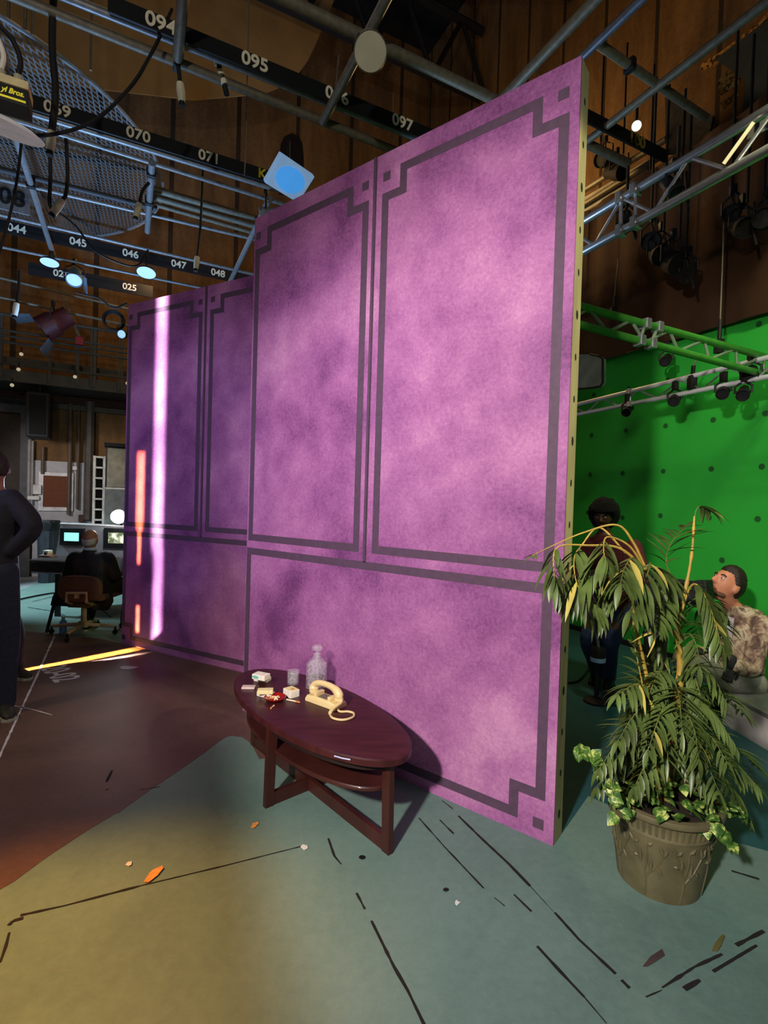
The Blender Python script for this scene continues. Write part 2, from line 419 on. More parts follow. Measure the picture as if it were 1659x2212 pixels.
# lower white wall band on the back wall
WAINS = mat('scuffed white wall paint', (182, 178, 182), .7, var=.14, scale=5)
a, b = pv(73, 994, VB-.03), pv(196, 998, VB-.03)
m = MB(); m.prism([V3((*W(a.dot(D1), VB-.03).xy, 0)), V3((*W(3, VB-.03).xy, 0)), W(3, VB-.03, a.z), W(a.dot(D1), VB-.03, a.z)], D2*.025)
struct(m.build('trim_1', WAINS, origin=(0, 0, 0)))
# dark loading door with its frame
GREYF = mat('grey door frame paint', (70, 70, 74), .6)
DOORM = mat('dark brown door', (50, 38, 30), .7)
d0, d1_ = pv(-60, 885, VB-.05), pv(46, 893, VB-.05); ztop = d1_.z
dm = MB().prism([W(d0.dot(D1), VB-.06, 0), W(d1_.dot(D1), VB-.06, 0), W(d1_.dot(D1), VB-.06, ztop), W(d0.dot(D1), VB-.06, ztop)], D2*.04).build('door_1', DOORM, origin=(0, 0, 0)); struct(dm)
e1 = pv(70, 900, VB-.05).dot(D1)
m = MB(); m.prism([W(d1_.dot(D1), VB-.1, 0), W(e1, VB-.1, 0), W(e1, VB-.1, ztop+.35), W(d1_.dot(D1), VB-.1, ztop+.35)], D2*.08)
m.prism([W(d0.dot(D1), VB-.1, ztop), W(d1_.dot(D1), VB-.1, ztop), W(d1_.dot(D1), VB-.1, ztop+.35), W(d0.dot(D1), VB-.1, ztop+.35)], D2*.08)
struct(m.build('trim_2', GREYF, origin=(0, 0, 0)))
# arched opening high on the brown wall, its inner dark painted flat
ac = [(603, 420), (604, 340), (607, 310), (615, 295), (630, 288), (645, 294), (653, 310), (656, 340), (656, 420)]
struct(MB().prism([pv(x, y, VB-.02) for x, y in ac], D2*.015).build('trim_3', mat('dark recess', (24, 15, 10), .9), origin=(0, 0, 0)))
# =================================================================== SCENIC WALLS
def ring_band(m, outer, inset_fn, k):
    inner = inset_fn; n = len(outer)
    for i in range(n):
        j = (i+1) % n; m.mi(k).face([outer[i], outer[j], inner[j], inner[i]])
def inset(poly, t):
    out = []; n = len(poly)
    for i in range(n):
        p0, p1, p2 = V3((*poly[i-1], 0)), V3((*poly[i], 0)), V3((*poly[(i+1) % n], 0))
        a = (p1-p0).normalized(); b = (p2-p1).normalized()
        na, nb = V3((-a.y, a.x, 0)), V3((-b.y, b.x, 0)); q = p1+(na+nb)*t
        out.append((q.x, q.y))
    return out
def scenic_wall(name, label, A, E, N, Hs):
    root = thing(name, label, 'scenery wall', A+E*1.15, 'purple scenery walls')
    Wd, H, th = 2.31, 3.6*Hs, .105
    P = lambda s, z, o=0: A+E*s+UP*(z*Hs)+N*o
    m = MB().mi(0)
    m.prism([P(0, 0, -.012), P(Wd, 0, -.012), P(Wd, 3.6, -.012), P(0, 3.6, -.012)], N*.012)
    def band(poly, t=.048, off=.0015):
        inn = inset(poly, t); ring_band(m, [P(s, z, off) for s, z in poly], [P(s, z, off) for s, z in inn], 1)
    def top_panel(s0, s1):
        st = .127
        band([(s0, 1.26), (s1, 1.26), (s1, 3.368), (s1-st, 3.368), (s1-st, 3.497), (s0+st, 3.497), (s0+st, 3.368), (s0, 3.368)])
        for q in (s0+.004, s1-.056):
            m.mi(1).face([P(q, 3.437, .0015), P(q+.052, 3.437, .0015), P(q+.052, 3.487, .0015), P(q, 3.487, .0015)])
    top_panel(.018, 1.082); top_panel(1.183, 2.266)
    band([(.006, .192), (.135, .192), (.135, .062), (2.136, .062), (2.136, .192), (2.266, .192), (2.266, 1.207), (.006, 1.207)])
    for q in (.012, 2.211): m.mi(1).face([P(q, .052, .0015), P(q+.052, .052, .0015), P(q+.052, .102, .0015), P(q, .102, .0015)])
    m.mi(1).face([P(1.113, 1.2, .0015), P(1.141, 1.2, .0015), P(1.141, 3.6, .0015), P(1.113, 3.6, .0015)])
    m.build('painted_face', [PURPLE, BAND], root)
    f = MB()
    for s in (0, Wd): 
        d = .02 if s == 0 else -.02
        f.prism([P(s, 0, -.0125), P(s+d, 0, -.0125), P(s+d, 3.6, -.0125), P(s, 3.6, -.0125)], -N*th)
    for z in (0, 1.8, 3.58):
        f.prism([P(.02, z, -.0125), P(Wd-.02, z, -.0125), P(Wd-.02, z+.02, -.0125), P(.02, z+.02, -.0125)], -N*th)
    f.prism([P(1.14, .02, -.0125), P(1.16, .02, -.0125), P(1.16, 3.58, -.0125), P(1.14, 3.58, -.0125)], -N*th)
    fo_ = f.build('timber_frame', KHAKI, root)
    h = MB()
    for k in range(18):
        z = .12+k*.195; big = k % 2 == 0
        for s, sg in ((Wd, 1),):
            c = P(s, z, -.0125-th*.52)+E*.0006*sg; r = (.013 if k % 3 else .017)
            h.face([c+N*(r*.8*math.cos(2*PI*j/14))+UP*(r*1.3*math.sin(2*PI*j/14)) for j in range(14)])
    h.build('bolt_hole', HOLE, root)
    # raised joint batten between the two flats
    MB().prism([P(1.118, 1.21, .0016), P(1.136, 1.21, .0016), P(1.136, 3.6, .0016), P(1.118, 3.6, .0016)], N*.006).build('joint_batten', BAND, root)
    # rear brace
    return root
scenic_wall('scenic_wall', 'near purple mottled scenery wall with dark bands and khaki timber edge', A1, E1, N1, 1.0)
scenic_wall('scenic_wall', 'far dimmer purple scenery wall crossed by a bright pink light stripe', A2, E2, N2, .985)

# =================================================================== TABLE
TZ = .46
TC = V3((-.361, 2.732, 0)); ta = math.radians(-48.6); TX = V3((math.cos(ta), math.sin(ta), 0)); TY = V3((-TX.y, TX.x, 0))
tb = thing('coffee_table', 'oval dark mahogany coffee table with a lower shelf by purple wall', 'table', TC)
def oval(a, b, z0, z1, edge=.006, n=64):
    m = MB(); prof = [(1-.02, z0), (1, z0+edge), (1, z1-edge), (1-.012, z1)]
    vs = []; fs = []
    for k, z in prof:
        for i in range(n):
            t = 2*PI*i/n; vs.append(TC+TX*(a*k*math.cos(t))+TY*(b*k*math.sin(t))+UP*z)
    for j in range(3):
        for i in range(n): fs.append((j*n+i, j*n+(i+1) % n, (j+1)*n+(i+1) % n, (j+1)*n+i))
    fs += [tuple(range(n))[::-1], tuple(range(3*n, 4*n))]
    return m.add(vs, fs)
oval(.715, .292, .422, TZ).build('table_top', MAHOG, tb, True)
oval(.60, .225, .262, .285).build('shelf', MAHOG2, tb, True)
m = MB()
for s in (-1, 1):
    m.box(TC+TX*0+UP*.405, (.02, .03, .04), frame(TX))
oval(.63, .245, .372, .4215).build('shade_apron', mat('shadow black timber', (30, 14, 14), .6), tb, True)  # near-black oval painted as the shade between top and shelf
for dx, dy in ((TX, .66), (-TX, .655), (TY, .268), (-TY, .268)):
    m = MB(); c = TC+dx*dy; R = frame(dx)
    sd = R.col[1]
    tw = .0145
    m.add([c+dx*(-.046)+sd*-tw, c+dx*(-.046)+sd*tw, c+dx*.0+sd*tw, c+dx*.0+sd*-tw,
           c+dx*(-.06)+sd*-tw+UP*.421, c+dx*(-.06)+sd*tw+UP*.421, c+dx*-.008+sd*tw+UP*.421, c+dx*-.008+sd*-tw+UP*.421],
          [(0, 3, 2, 1), (4, 5, 6, 7), (0, 1, 5, 4), (1, 2, 6, 5), (2, 3, 7, 6), (3, 0, 4, 7)])
    m.build('leg', MAHOG2, tb)
for dx, L in ((TX, .612), (TY, .221)):
    MB().box(TC+UP*.034 if dx is TX else TC+UP*.0345, (2*L, .024, .064), frame(dx)).build('stretcher', MAHOG2, tb)
MB().tube([pz(722, 1633, TZ-.008), pz(740, 1638, TZ-.01), pz(757, 1641, TZ-.012)], .0035, 6).build('chipped_edge', mat('chipped pale edge', (170, 170, 200), .5), tb)

# ---- things on the table
def card_box(name, label, px, py, z, size, ang, m_main, group, face=None, wedge=False):
    c = pz(px, py, z); R = frame(TX) @ rz(ang)
    t = thing(name, label, 'cigarette packet', c, group)
    o = MB().box(c+UP*size[2]/2, size, R, .002).build('carton', m_main, t)
    # lid seam
    MB().box(c+UP*size[2]*.5+R@V3((size[0]*.22, 0, 0)), (.0016, size[1]+.0012, size[2]+.0012), R).build('lid_seam', mat('card seam', (200, 190, 160), .7), t)
    return t, c, R
G = 'cigarette packets on the oval table'
t, c, R = card_box('cigarette_packet', 'white packet with a teal oval, topmost of the pile by the wall', 564, 1466, TZ+.047, (.088, .058, .030), .45, PACKW, G)
ov = [c+R@V3((-.0449, .016*math.cos(x), .015+.011*math.sin(x))) for x in [2*PI*i/16 for i in range(16)]]
MB().prism(ov, R@V3((-.0008, 0, 0))).build('printed_oval', TEALC, t)
ov = [c+R@V3((-.018+.022*math.cos(x), .0-.0295, .015+.009*math.sin(x))) for x in [2*PI*i/16 for i in range(16)]]
MB().prism(ov, R@V3((0, -.0008, 0))).build('printed_oval', TEALC, t)
card_box('cigarette_packet', 'cream packet lying under the teal oval packet', 566, 1467, TZ+.0235, (.085, .055, .023), .25, PACKY, G)
card_box('cigarette_packet', 'lowest packet of the pile, beneath the cream one', 567, 1470, TZ, (.088, .058, .023), .55, PACKW, G)
card_box('cigarette_packet', 'small pinkish flat packet left of the pile', 537, 1486, TZ, (.075, .045, .010), .9, mat('pink grey card', (214, 190, 186), .6), G)
t, c, R = card_box('cigarette_packet', 'yellowish packet resting on the white one behind the red ashtray', 573, 1497, TZ+.0245, (.085, .045, .022), 1.0, PACKY, G)
t, c, R = card_box('cigarette_packet', 'white packet directly behind the red ashtray', 574, 1503, TZ, (.086, .055, .024), .35, PACKW, G)
# open packet with loose cigarettes
t, c, R = card_box('cigarette_packet', 'open white packet with a yellow top beside the telephone', 629, 1503, TZ, (.075, .060, .040), .05, PACKW, G)
m = MB().box(c+UP*.0408, (.068, .053, .0016), R); m.build('yellow_top', PACKY, t)
m = MB().box(c+UP*.0424+R@V3((.014, .0, 0)), (.02, .013, .002), R); m.build('orange_print', FILT, t)
# ashtray
c = pz(594, 1512, TZ); at = thing('ashtray', 'round red glazed ashtray full of cigarette ends', 'ashtray', c)
MB().lathe([(.0, .004), (.028, .004), (.045, .014), (.057, .021), (.060, .019), (.052, .008), (.032, 0), (.0, 0)][::-1], c, n=40).build('dish', REDG, at, True)
for k in range(14):
    a, r = random.uniform(0, 2*PI), random.uniform(0, .03); q = c+V3((r*math.cos(a), r*math.sin(a), .012+random.uniform(0, .008)))
    d = V3((random.uniform(-1, 1), random.uniform(-1, 1), random.uniform(-.1, .25))).normalized()
    MB().tube([q-d*.012, q+d*.012], .0042, 8).build('cigarette_butt', [BUTT, FILT][k % 3 == 0], at, True)
def cig(name, label, p0, p1, ft, r=.0042):
    t = thing(name, label, 'cigarette', (p0+p1)/2)
    q = p0.lerp(p1, 1-ft)
    MB().tube([p0, q], r, 10).build('paper_tube', BUTT, t, True); MB().tube([q, p1], r*1.01, 10).build('filter', FILT, t, True)
cig('cigarette', 'unlit cigarette with orange filter lying right of the ashtray', pz(619, 1511, TZ+.0043), pz(648, 1517, TZ+.0043), .3)
cig('cigarette_end', 'stubbed cigarette end lying in front of the ashtray', pz(592, 1524, TZ+.0043), pz(585, 1530, TZ+.0043), .5)
# tumbler
c = pz(633, 1478, TZ)
tu = thing('tumbler', 'clear cut glass tumbler between the packets and the decanter', 'glass', c)
MB().lathe([(.030, 0), (.034, .004), (.036, .082), (.0335, .082), (.031, .012), (.0, .010)], c, n=24, wob=lambda t, i: 1+(.025 if i in (1, ) else .012)*math.cos(12*t)).build('glass_body', GLASS, tu, True)
# decanter
c = pz(683, 1484, TZ); R = frame(TX) @ rz(.35)
de = thing('decanter', 'square cut glass decanter with a faceted stopper', 'decanter', c)
MB().lathe([(.0, .012), (.042, .012), (.044, .14), (.018, .168), (.016, .190), (.021, .196), (.021, .199), (.019, .199), (.0145, .188), (.050, .142), (.050, 0), (.0, 0)][::-1], c, R, 32, sq=5).build('glass_body', GLASS, de, True)
MB().lathe([(.0, .0135), (.0405, .0135), (.0405, .065), (.0, .065)], c, R, 32, sq=5).build('liquor', LIQ, de, True)
MB().lathe([(.0, .175), (.0125, .175), (.013, .205), (.012, .208), (.030, .222), (.033, .236), (.024, .250), (.0, .252)], c, R, 8).build('stopper', GLASS, de)
# telephone
p0, p1 = pz(656, 1512, TZ), pz(728, 1538, TZ); PX = (p1-p0); PX.z = 0; PL = PX.length; PX.normalize(); PY = V3((-PX.y, PX.x, 0))
pc = (p0+p1)/2+PY*.045
ph = thing('telephone', 'cream corded telephone with its handset on the cradle', 'telephone', pc)
R = frame(PX)
Lb = .222; wb_ = .094
def Q(x, y, z): return pc+PX*x+PY*y+UP*z
m = MB()
prof = [(-.5, .0, .95), (-.5, .022, 1.0), (-.47, .032, .97), (-.2, .036, .9), (.2, .036, .9), (.47, .030, .97), (.5, .022, 1.0), (.5, .0, .95)]
vs = []; fs = []
for x, z, w in prof:
    for y in (-.5, -.42, .42, .5):
        zz = z if abs(y) < .45 else max(0, z-.008); vs.append(Q(x*Lb, y*wb_*w, max(.0005, zz)))
n = len(prof)
for i in range(n-1):
    for j in range(3): fs.append((i*4+j, i*4+j+1, (i+1)*4+j+1, (i+1)*4+j))
fs.append([i*4 for i in range(n)]); fs.append([i*4+3 for i in range(n)][::-1]); fs.append((0, 1, 2, 3, (n-1)*4+3, (n-1)*4+2, (n-1)*4+1, (n-1)*4))
m.add(vs, fs).build('phone_base', CREAM, ph, True)
for s in (-1, 1):
    m = MB().box(Q(s*.052, .0, .045), (.022, .07, .022), R, .004); m.build('cradle', CREAM, ph, True)
hs = [(-.093, .058), (-.088, .083), (-.06, .098), (-.02, .104), (.03, .102), (.068, .092), (.09, .076), (.096, .056)]
hp = catmull([Q(x, .0, z) for x, z in hs], 4)
hr = [.023, .024, .022, .018, .016, .0155, .015, .015, .015, .015, .015, .015, .015, .015, .0155, .016, .0165, .017, .018, .019, .021, .022, .023, .023, .024, .025, .025, .024, .022][:len(hp)]
hd = MB().tube(hp, hr, 14, flat=1.15); hd = hd.build('handset', CREAM, ph, True)
for x, s in ((-.09, 1), (.094, 1)):
    MB().lathe([(.0, .0), (.024, .0), (.027, .006), (.027, .014), (.023, .018), (.0, .018)], Q(x, 0, .038), R, 20).build('handset_cup', CREAM, hd, True)
m = MB().box(Q(0, 0, .037), (.07, .055, .002), R); m.build('dial_plate', mat('dull grey plate', (120, 112, 96), .5), ph)  # plain grey plate under the handset
# coiled cord: from handset end down to a loop on the table and back to the base
cp = catmull([Q(.098, -.005, .07), Q(.118, -.012, .066), Q(.128, -.022, .045), pz(720, 1530, TZ+.03), pz(713, 1541, TZ+.007), pz(719, 1551, TZ+.007), pz(741, 1555, TZ+.007), pz(762, 1549, TZ+.007), pz(764, 1541, TZ+.007), pz(752, 1537, TZ+.007), pz(735, 1537, TZ+.007), pz(729, 1530, TZ+.009), Q(.112, .015, .014)], 10)
MB().tube(cp, .0058, 8).build('handset_cord', CREAM, ph, True)
co_ = []
for i in range(160):
    t = i/159*(len(cp)-1)*.34; k = int(t); q = cp[k].lerp(cp[min(k+1, len(cp)-1)], t-k)
    d = (cp[min(k+1, len(cp)-1)]-cp[k]).normalized(); a = d.cross(UP if abs(d.z) < .9 else PX).normalized(); b = d.cross(a)
    co_.append(q+a*.008*math.cos(i*1.05)+b*.008*math.sin(i*1.05))
MB().tube(co_, .0024, 5).build('cord_coil', CREAM, ph, True)

# =================================================================== POTTED PALM
PB = V3((1.215, 2.15, 0))
pp = thing('potted_palm', 'tall artificial palm in an embossed olive pot with ivy', 'potted plant', PB)
def wob_lip(t, i): return 1
ph_ = .37
MB().lathe([(.0, .02), (.13, .02), (.15, .0), (.158, .0), (.166, .06), (.188, .2), (.197, .265), (.203, .268), (.203, .276), (.200, .282), (.206, .33), (.214, .334), (.232, .342), (.236, .354), (.232, .366), (.216, .37), (.200, .362), (.194, .33), (.0, .32)], PB, n=56).build('pot', POT, pp, True)
m = MB()
for k in range(56):
    t = 2*PI*k/56; d = V3((math.cos(t), math.sin(t), 0)); m.tube([PB+d*.199+UP*.283, PB+d*.2055+UP*.328], .0065, 5)
m.build('fluted_band', POT, pp, True)
# embossed sprigs
m = MB()
def rel(th, z): 
    r = .158+.042*(z/.268); return PB+V3((r*math.cos(th), r*math.sin(th), z))
for th0 in (-2.35, -1.55, -.75, -3.1):
    def sp(pts, r0): m.tube(catmull([rel(th0+a, z) for a, z in pts], 5), r0, 5)
    sp([(0, .01), (.02, .07), (0, .12), (-.12, .17), (-.2, .22)], .004); sp([(.01, .09), (.12, .12), (.24, .15), (.36, .2)], .0035); sp([(0, .12), (.06, .17), (.05, .23)], .003)
    for a, z, da, dz in ((-.12, .17, -.13, .0), (-.2, .22, -.1, .03), (-.2, .22, .1, .02), (.24, .15, .12, -.03), (.36, .2, .08, .04), (.36, .2, -.07, .05), (.05, .23, .12, .02), (.12, .12, .02, .06), (-.07, .15, -.02, .06)):
        m.tube([rel(th0+a, z), rel(th0+a+da*.5, z+dz*.5), rel(th0+a+da, z+dz)], [.003, .0085, .001], 6)
m.build('embossed_sprigs', POT, pp, True)
MB().lathe([(.0, .334), (.19, .330)], PB, n=32).build('soil', SOIL, pp)
def PY_(x, y, Y): return pd(x, y, Y)
def leaflet(m, p, d, L, w, droop, seg=5, side=None):
    d = V3(d).normalized(); side = V3(side) if side is not None else d.cross(UP)
    if side.length < 1e-3: side = V3((1, 0, 0))
    side.normalize(); pts = []; q = V3(p); dd = d.copy()
    for i in range(seg+1):
        pts.append(q.copy()); dd = (dd+V3((0, 0, -droop/seg))).normalized(); q = q+dd*(L/seg)
    vs = []; fs = []
    prof = [.25, .8, 1, .85, .5, .03]
    for i, q in enumerate(pts):
        wv = w*1.05*prof[i*5//seg]; nrm = side.cross((pts[min(i+1, seg)]-pts[max(0, i-1)]).normalized())
        vs += [q-side*wv/2+nrm*wv*.16, q, q+side*wv/2+nrm*wv*.16]
    for i in range(seg):
        a = i*3; fs += [(a, a+1, a+4, a+3), (a+1, a+2, a+5, a+4)]
    m.add(vs, fs)
def frond(pts, t0, n, L, w, droop, yel=.12, r=.005, hang=0.0, spread=1.0, world=False):
    rng = random.Random(hash((round(pts[0][0]), round(pts[-1][1]), n)) & 0xffff)
    cp = catmull([V3(p) if world else PY_(*p) for p in pts], 8); N = len(cp)
    m = MB(); m.mi(1).tube(cp, [r*(1-.75*i/(N-1)) for i in range(N)], 6)
    for k in range(n):
        t = t0+(1-t0)*k/(n-1); f = t*(N-1); i = min(int(f), N-2); p = cp[i].lerp(cp[i+1], f-i); d = (cp[i+1]-cp[i]).normalized()
        s = d.cross(UP)
        if s.length < .1: s = V3((1, .3, 0))
        s.normalize(); ll = L*(.65+.6*math.sin(PI*min(1, .15+.85*(k/(n-1)))))*rng.uniform(.8, 1.15)
        for sg in (-1, 1):
            dv = d*(.75+rng.uniform(-.15, .15))+s*sg*spread*rng.uniform(.7, 1.1)+UP*(rng.uniform(-.1, .25)-hang)
            m.mi(2 if rng.random() < yel*.45 else 0); leaflet(m, p, dv, ll*1.12, w*rng.uniform(.8, 1.15), droop*rng.uniform(.7, 1.3))
    m.mi(0); leaflet(m, cp[-1], cp[-1]-cp[-2], L*.9, w, droop)
    return m.build('frond', [LEAF, STEMG if (world or r < .0045) else STEMY, LEAFY], pp, True)
def stem(pts, r0, r1):
    cp = catmull([PY_(*p) for p in pts], 6); N = len(cp)
    return MB().tube(cp, [r0+(r1-r0)*i/(N-1)+(.0025 if i % 4 == 0 else 0) for i in range(N)], 9).build('stem', STEMY, pp, True)
stem([(1441, 1745, 2.15), (1448, 1640, 2.15), (1460, 1540, 2.15), (1470, 1440, 2.15), (1464, 1370, 2.14), (1466, 1300, 2.12)], .020, .010)
stem([(1464, 1372, 2.14), (1478, 1290, 2.16), (1494, 1200, 2.18), (1500, 1115, 2.2)], .008, .004)
stem([(1425, 1745, 2.12), (1415, 1600, 2.1), (1400, 1480, 2.08), (1378, 1380, 2.06), (1366, 1290, 2.05), (1392, 1228, 2.05)], .011, .006)
# long bare arching stalks sweeping left over the wall edge
frond([(1398, 1235, 2.08), (1368, 1172, 2.06), (1332, 1134, 2.03), (1262, 1150, 1.98), (1200, 1176, 1.94), (1150, 1200, 1.9)], .97, 2, .05, .012, .5, r=.006)
frond([(1398, 1235, 2.08), (1340, 1185, 2.04), (1270, 1178, 2.0), (1205, 1182, 1.95), (1196, 1230, 1.93), (1206, 1290, 1.92)], .62, 11, .095, .024, 1.0, .03, .006, .3)
frond([(1398, 1235, 2.08), (1352, 1195, 2.1), (1296, 1140, 2.12), (1258, 1176, 2.08), (1240, 1210, 2.04), (1250, 1270, 2.0), (1290, 1310, 1.98)], .55, 10, .13, .026, .9, .25, .005, .25)
frond([(1398, 1238, 2.08), (1360, 1180, 2.04), (1312, 1160, 2.0), (1304, 1190, 1.97), (1312, 1218, 1.95)], .6, 8, .13, .027, .9, .18, .005, .35)
frond([(1398, 1238, 2.08), (1370, 1205, 2.0), (1350, 1225, 1.94), (1340, 1260, 1.9)], .4, 8, .12, .025, .9, .15, .004, .3)
frond([(1395, 1235, 2.08), (1405, 1215, 2.02), (1400, 1235, 1.96), (1378, 1280, 1.92), (1362, 1318, 1.9)], .35, 8, .12, .026, .8, .12, .004, .3)
frond([(1395, 1232, 2.08), (1420, 1225, 2.1), (1440, 1245, 2.1), (1448, 1290, 2.08)], .3, 9, .11, .022, .8, .06, .004, .25)
frond([(1392, 1240, 2.05), (1320, 1230, 2.06), (1262, 1240, 2.03), (1232, 1290, 2.02)], .35, 12, .13, .022, .9, .05, .004, .3)
frond([(1392, 1240, 2.05), (1350, 1240, 2.12), (1310, 1270, 2.12), (1290, 1330, 2.12)], .35, 10, .13, .022, .9, .05, .004, .3)
# upright centre and right fronds
frond([(1494, 1205, 2.18), (1500, 1120, 2.2), (1510, 1094, 2.2), (1530, 1100, 2.2)], .72, 7, .08, .016, .9, .02, .003)
frond([(1480, 1290, 2.16), (1440, 1220, 2.2), (1452, 1170, 2.22), (1480, 1140, 2.25)], .35, 10, .11, .018, .5, .02, .003)
frond([(1466, 1345, 2.12), (1490, 1270, 2.06), (1512, 1270, 2.02), (1540, 1330, 1.98), (1556, 1390, 1.95)], .4, 10, .12, .026, .8, .06, .005, .15)
frond([(1466, 1345, 2.12), (1440, 1300, 2.06), (1420, 1320, 2.0), (1412, 1350, 1.97)], .35, 8, .10, .024, .8, .1, .004)
frond([(1466, 1350, 2.12), (1500, 1310, 2.2), (1540, 1330, 2.25), (1560, 1370, 2.28)], .3, 9, .1, .02, .7, .03, .004)
frond([(1468, 1360, 2.14), (1450, 1330, 2.2), (1430, 1370, 2.22), (1420, 1420, 2.22)], .3, 9, .1, .02, .7, .03, .004)
frond([(1468, 1380, 2.14), (1490, 1370, 2.06), (1506, 1400, 2.0), (1510, 1440, 1.98)], .3, 8, .09, .02, .7, .05, .004)
m = MB(); cp = catmull([PY_(1364, 1388, 1.93), PY_(1388, 1374, 1.94), PY_(1408, 1368, 1.95), PY_(1412, 1388, 1.95), PY_(1398, 1420, 1.93)], 6)
m.tube(cp, [.001+.008*math.sin(PI*(i+.3)/(len(cp)+.2)) for i in range(len(cp))], 6, flat=.35).build('yellow_leaf', LEAFY, pp, True)
# small left stalk leaves
frond([(1400, 1560, 2.05), (1392, 1500, 2.03), (1382, 1450, 2.0), (1372, 1400, 2.0)], .2, 7, .075, .024, .7, .08, .005)
frond([(1408, 1540, 2.05), (1395, 1490, 1.98), (1370, 1480, 1.94), (1335, 1500, 1.9)], .45, 7, .09, .018, 1.0, .08, .004, .3)
# skirt fronds above the pot
for k, P_ in enumerate([
    [(1452, 1560, 2.12), (1410, 1520, 2.02), (1370, 1545, 1.96), (1335, 1600, 1.9)],
    [(1452, 1560, 2.12), (1440, 1520, 1.98), (1420, 1560, 1.9), (1400, 1620, 1.86)],
    [(1455, 1555, 2.12), (1490, 1510, 2.02), (1540, 1540, 1.97), (1585, 1610, 1.94)],
    [(1455, 1570, 2.12), (1480, 1540, 1.98), (1500, 1580, 1.9), (1510, 1640, 1.87)],
    [(1450, 1640, 2.13), (1400, 1580, 2.02), (1340, 1600, 1.96), (1295, 1660, 1.93)],
    [(1450, 1650, 2.13), (1390, 1610, 2.1), (1330, 1640, 2.08), (1290, 1700, 2.06)],
    [(1452, 1650, 2.13), (1510, 1590, 2.06), (1560, 1610, 2.04), (1595, 1680, 2.02)],
    [(1452, 1660, 2.13), (1520, 1640, 2.15), (1570, 1690, 2.16), (1610, 1760, 2.16)],
    [(1450, 1600, 2.15), (1500, 1540, 2.25), (1550, 1570, 2.3), (1580, 1640, 2.32)],
    [(1450, 1600, 2.15), (1410, 1550, 2.2), (1370, 1580, 2.22), (1345, 1640, 2.22)],
    [(1450, 1690, 2.13), (1430, 1600, 2.0), (1400, 1640, 1.94), (1370, 1700, 1.92)],
    [(1450, 1690, 2.13), (1475, 1610, 2.0), (1500, 1650, 1.94), (1530, 1720, 1.92)],
    [(1455, 1470, 2.14), (1430, 1450, 2.05), (1410, 1480, 2.0), (1400, 1520, 1.98)],
    [(1460, 1470, 2.14), (1490, 1450, 2.05), (1510, 1490, 2.0), (1520, 1530, 1.98)]]):
    frond(P_, .28, 11, .085, .019, .85, .07 if k % 2 else .03, .004, .2)
rg = random.Random(11)
for k in range(20):
    a = k*2.4+rg.uniform(-.3, .3); z0 = .46+.018*k+rg.uniform(-.03, .03); Lr = rg.uniform(.24, .36)*(1.1-.3*k/20)*(.55 if math.cos(a) < -.25 and math.sin(a) > -.35 else 1)
    b = PB+V3((.02, 0, z0)); d = V3((math.cos(a), math.sin(a), 0)); hgt = rg.uniform(.06, .15)
    frond([b, b+d*Lr*.35+UP*hgt, b+d*Lr*.72+UP*hgt*1.05, b+d*Lr+UP*(hgt*.5-.03)], .18, 13, .092, .0135, .55, .03, .003, -.05, 1.0, True)
for k in range(4):
    a = k*1.7+.5; z0 = 1.0+.04*k; b = PB+V3((.03, 0, z0)); d = V3((math.cos(a), math.sin(a), 0)); Lr = rg.uniform(.13, .18)
    frond([b, b+d*Lr*.4+UP*.08, b+d*Lr*.8+UP*.08, b+d*Lr+UP*.03], .25, 9, .08, .014, .5, .03, .003, 0, 1.0, True)
# ivy round the rim
def heart(m, p, d, nrm, s):
    d = V3(d).normalized(); nrm = V3(nrm); sd = d.cross(nrm).normalized(); nn = sd.cross(d)
    prof = [(0, .0), (-.06, .3), (.1, .47), (.4, .42), (.75, .2), (1, 0)]
    vs = [p+d*(x*s)+sd*(y*s)+nn*(-.25*s*abs(y)-.2*s*x*x) for x, y in prof]+[p+d*(x*s)-sd*(y*s)+nn*(-.25*s*abs(y)-.2*s*x*x) for x, y in prof[1:-1]]
    n = len(prof)
    mid = [p+d*(x*s)+nn*(.02*s-.2*s*x*x) for x, y in prof[1:-1]]
    o = vs+mid; L = list(range(n)); Rr = [0]+list(range(n, 2*n-2))+[n-1]; Mi = [0]+list(range(2*n-2, 2*n-2+4))+[n-1]
    fs = []
    for i in range(n-1):
        for A_ in (L, Rr):
            q = [A_[i], A_[i+1], Mi[i+1], Mi[i]]; q = list(dict.fromkeys(q))
            if len(q) > 2: fs.append(q)
    m.add(o, fs)
rng = random.Random(3)
for k in range(98):
    m = MB(); a = rng.uniform(0, 2*PI); r = rng.uniform(.05, .235); z = .37+rng.uniform(.0, .11)*(1-r/.3)+rng.uniform(0, .03)
    p = PB+V3((r*math.cos(a), r*math.sin(a), z)); out = V3((math.cos(a+rng.uniform(-.8, .8)), math.sin(a+rng.uniform(-.8, .8)), rng.uniform(-.5, .3)))
    m.mi(1).tube([p-out*.02-UP*.03, p], .0015, 4).mi(0)
    heart(m, p, out, UP+V3((rng.uniform(-.5, .5), rng.uniform(-.5, .5), 0)), rng.uniform(.036, .056)); m.build('ivy_leaf', [POTHOS, LEAF], pp, True)
def vine(pts, n, s):
    cp = catmull([PY_(*p) for p in pts], 6); m = MB(); m.mi(1).tube(cp, .0025, 5).mi(0)
    for k in range(n):
        q = cp[int(k/(n-1)*(len(cp)-1))]; heart(m, q, V3((rng.uniform(-1, 1), rng.uniform(-1, .1), rng.uniform(-1, .1))), V3((rng.uniform(-.4, .4), -1, .6)), s*rng.uniform(.8, 1.2))
    m.build('ivy_vine', [POTHOS, LEAF], pp, True)
vine([(1350, 1740, 2.02), (1310, 1680, 2.02), (1285, 1640, 2.04), (1262, 1615, 2.05), (1250, 1620, 2.05)], 22, .048)
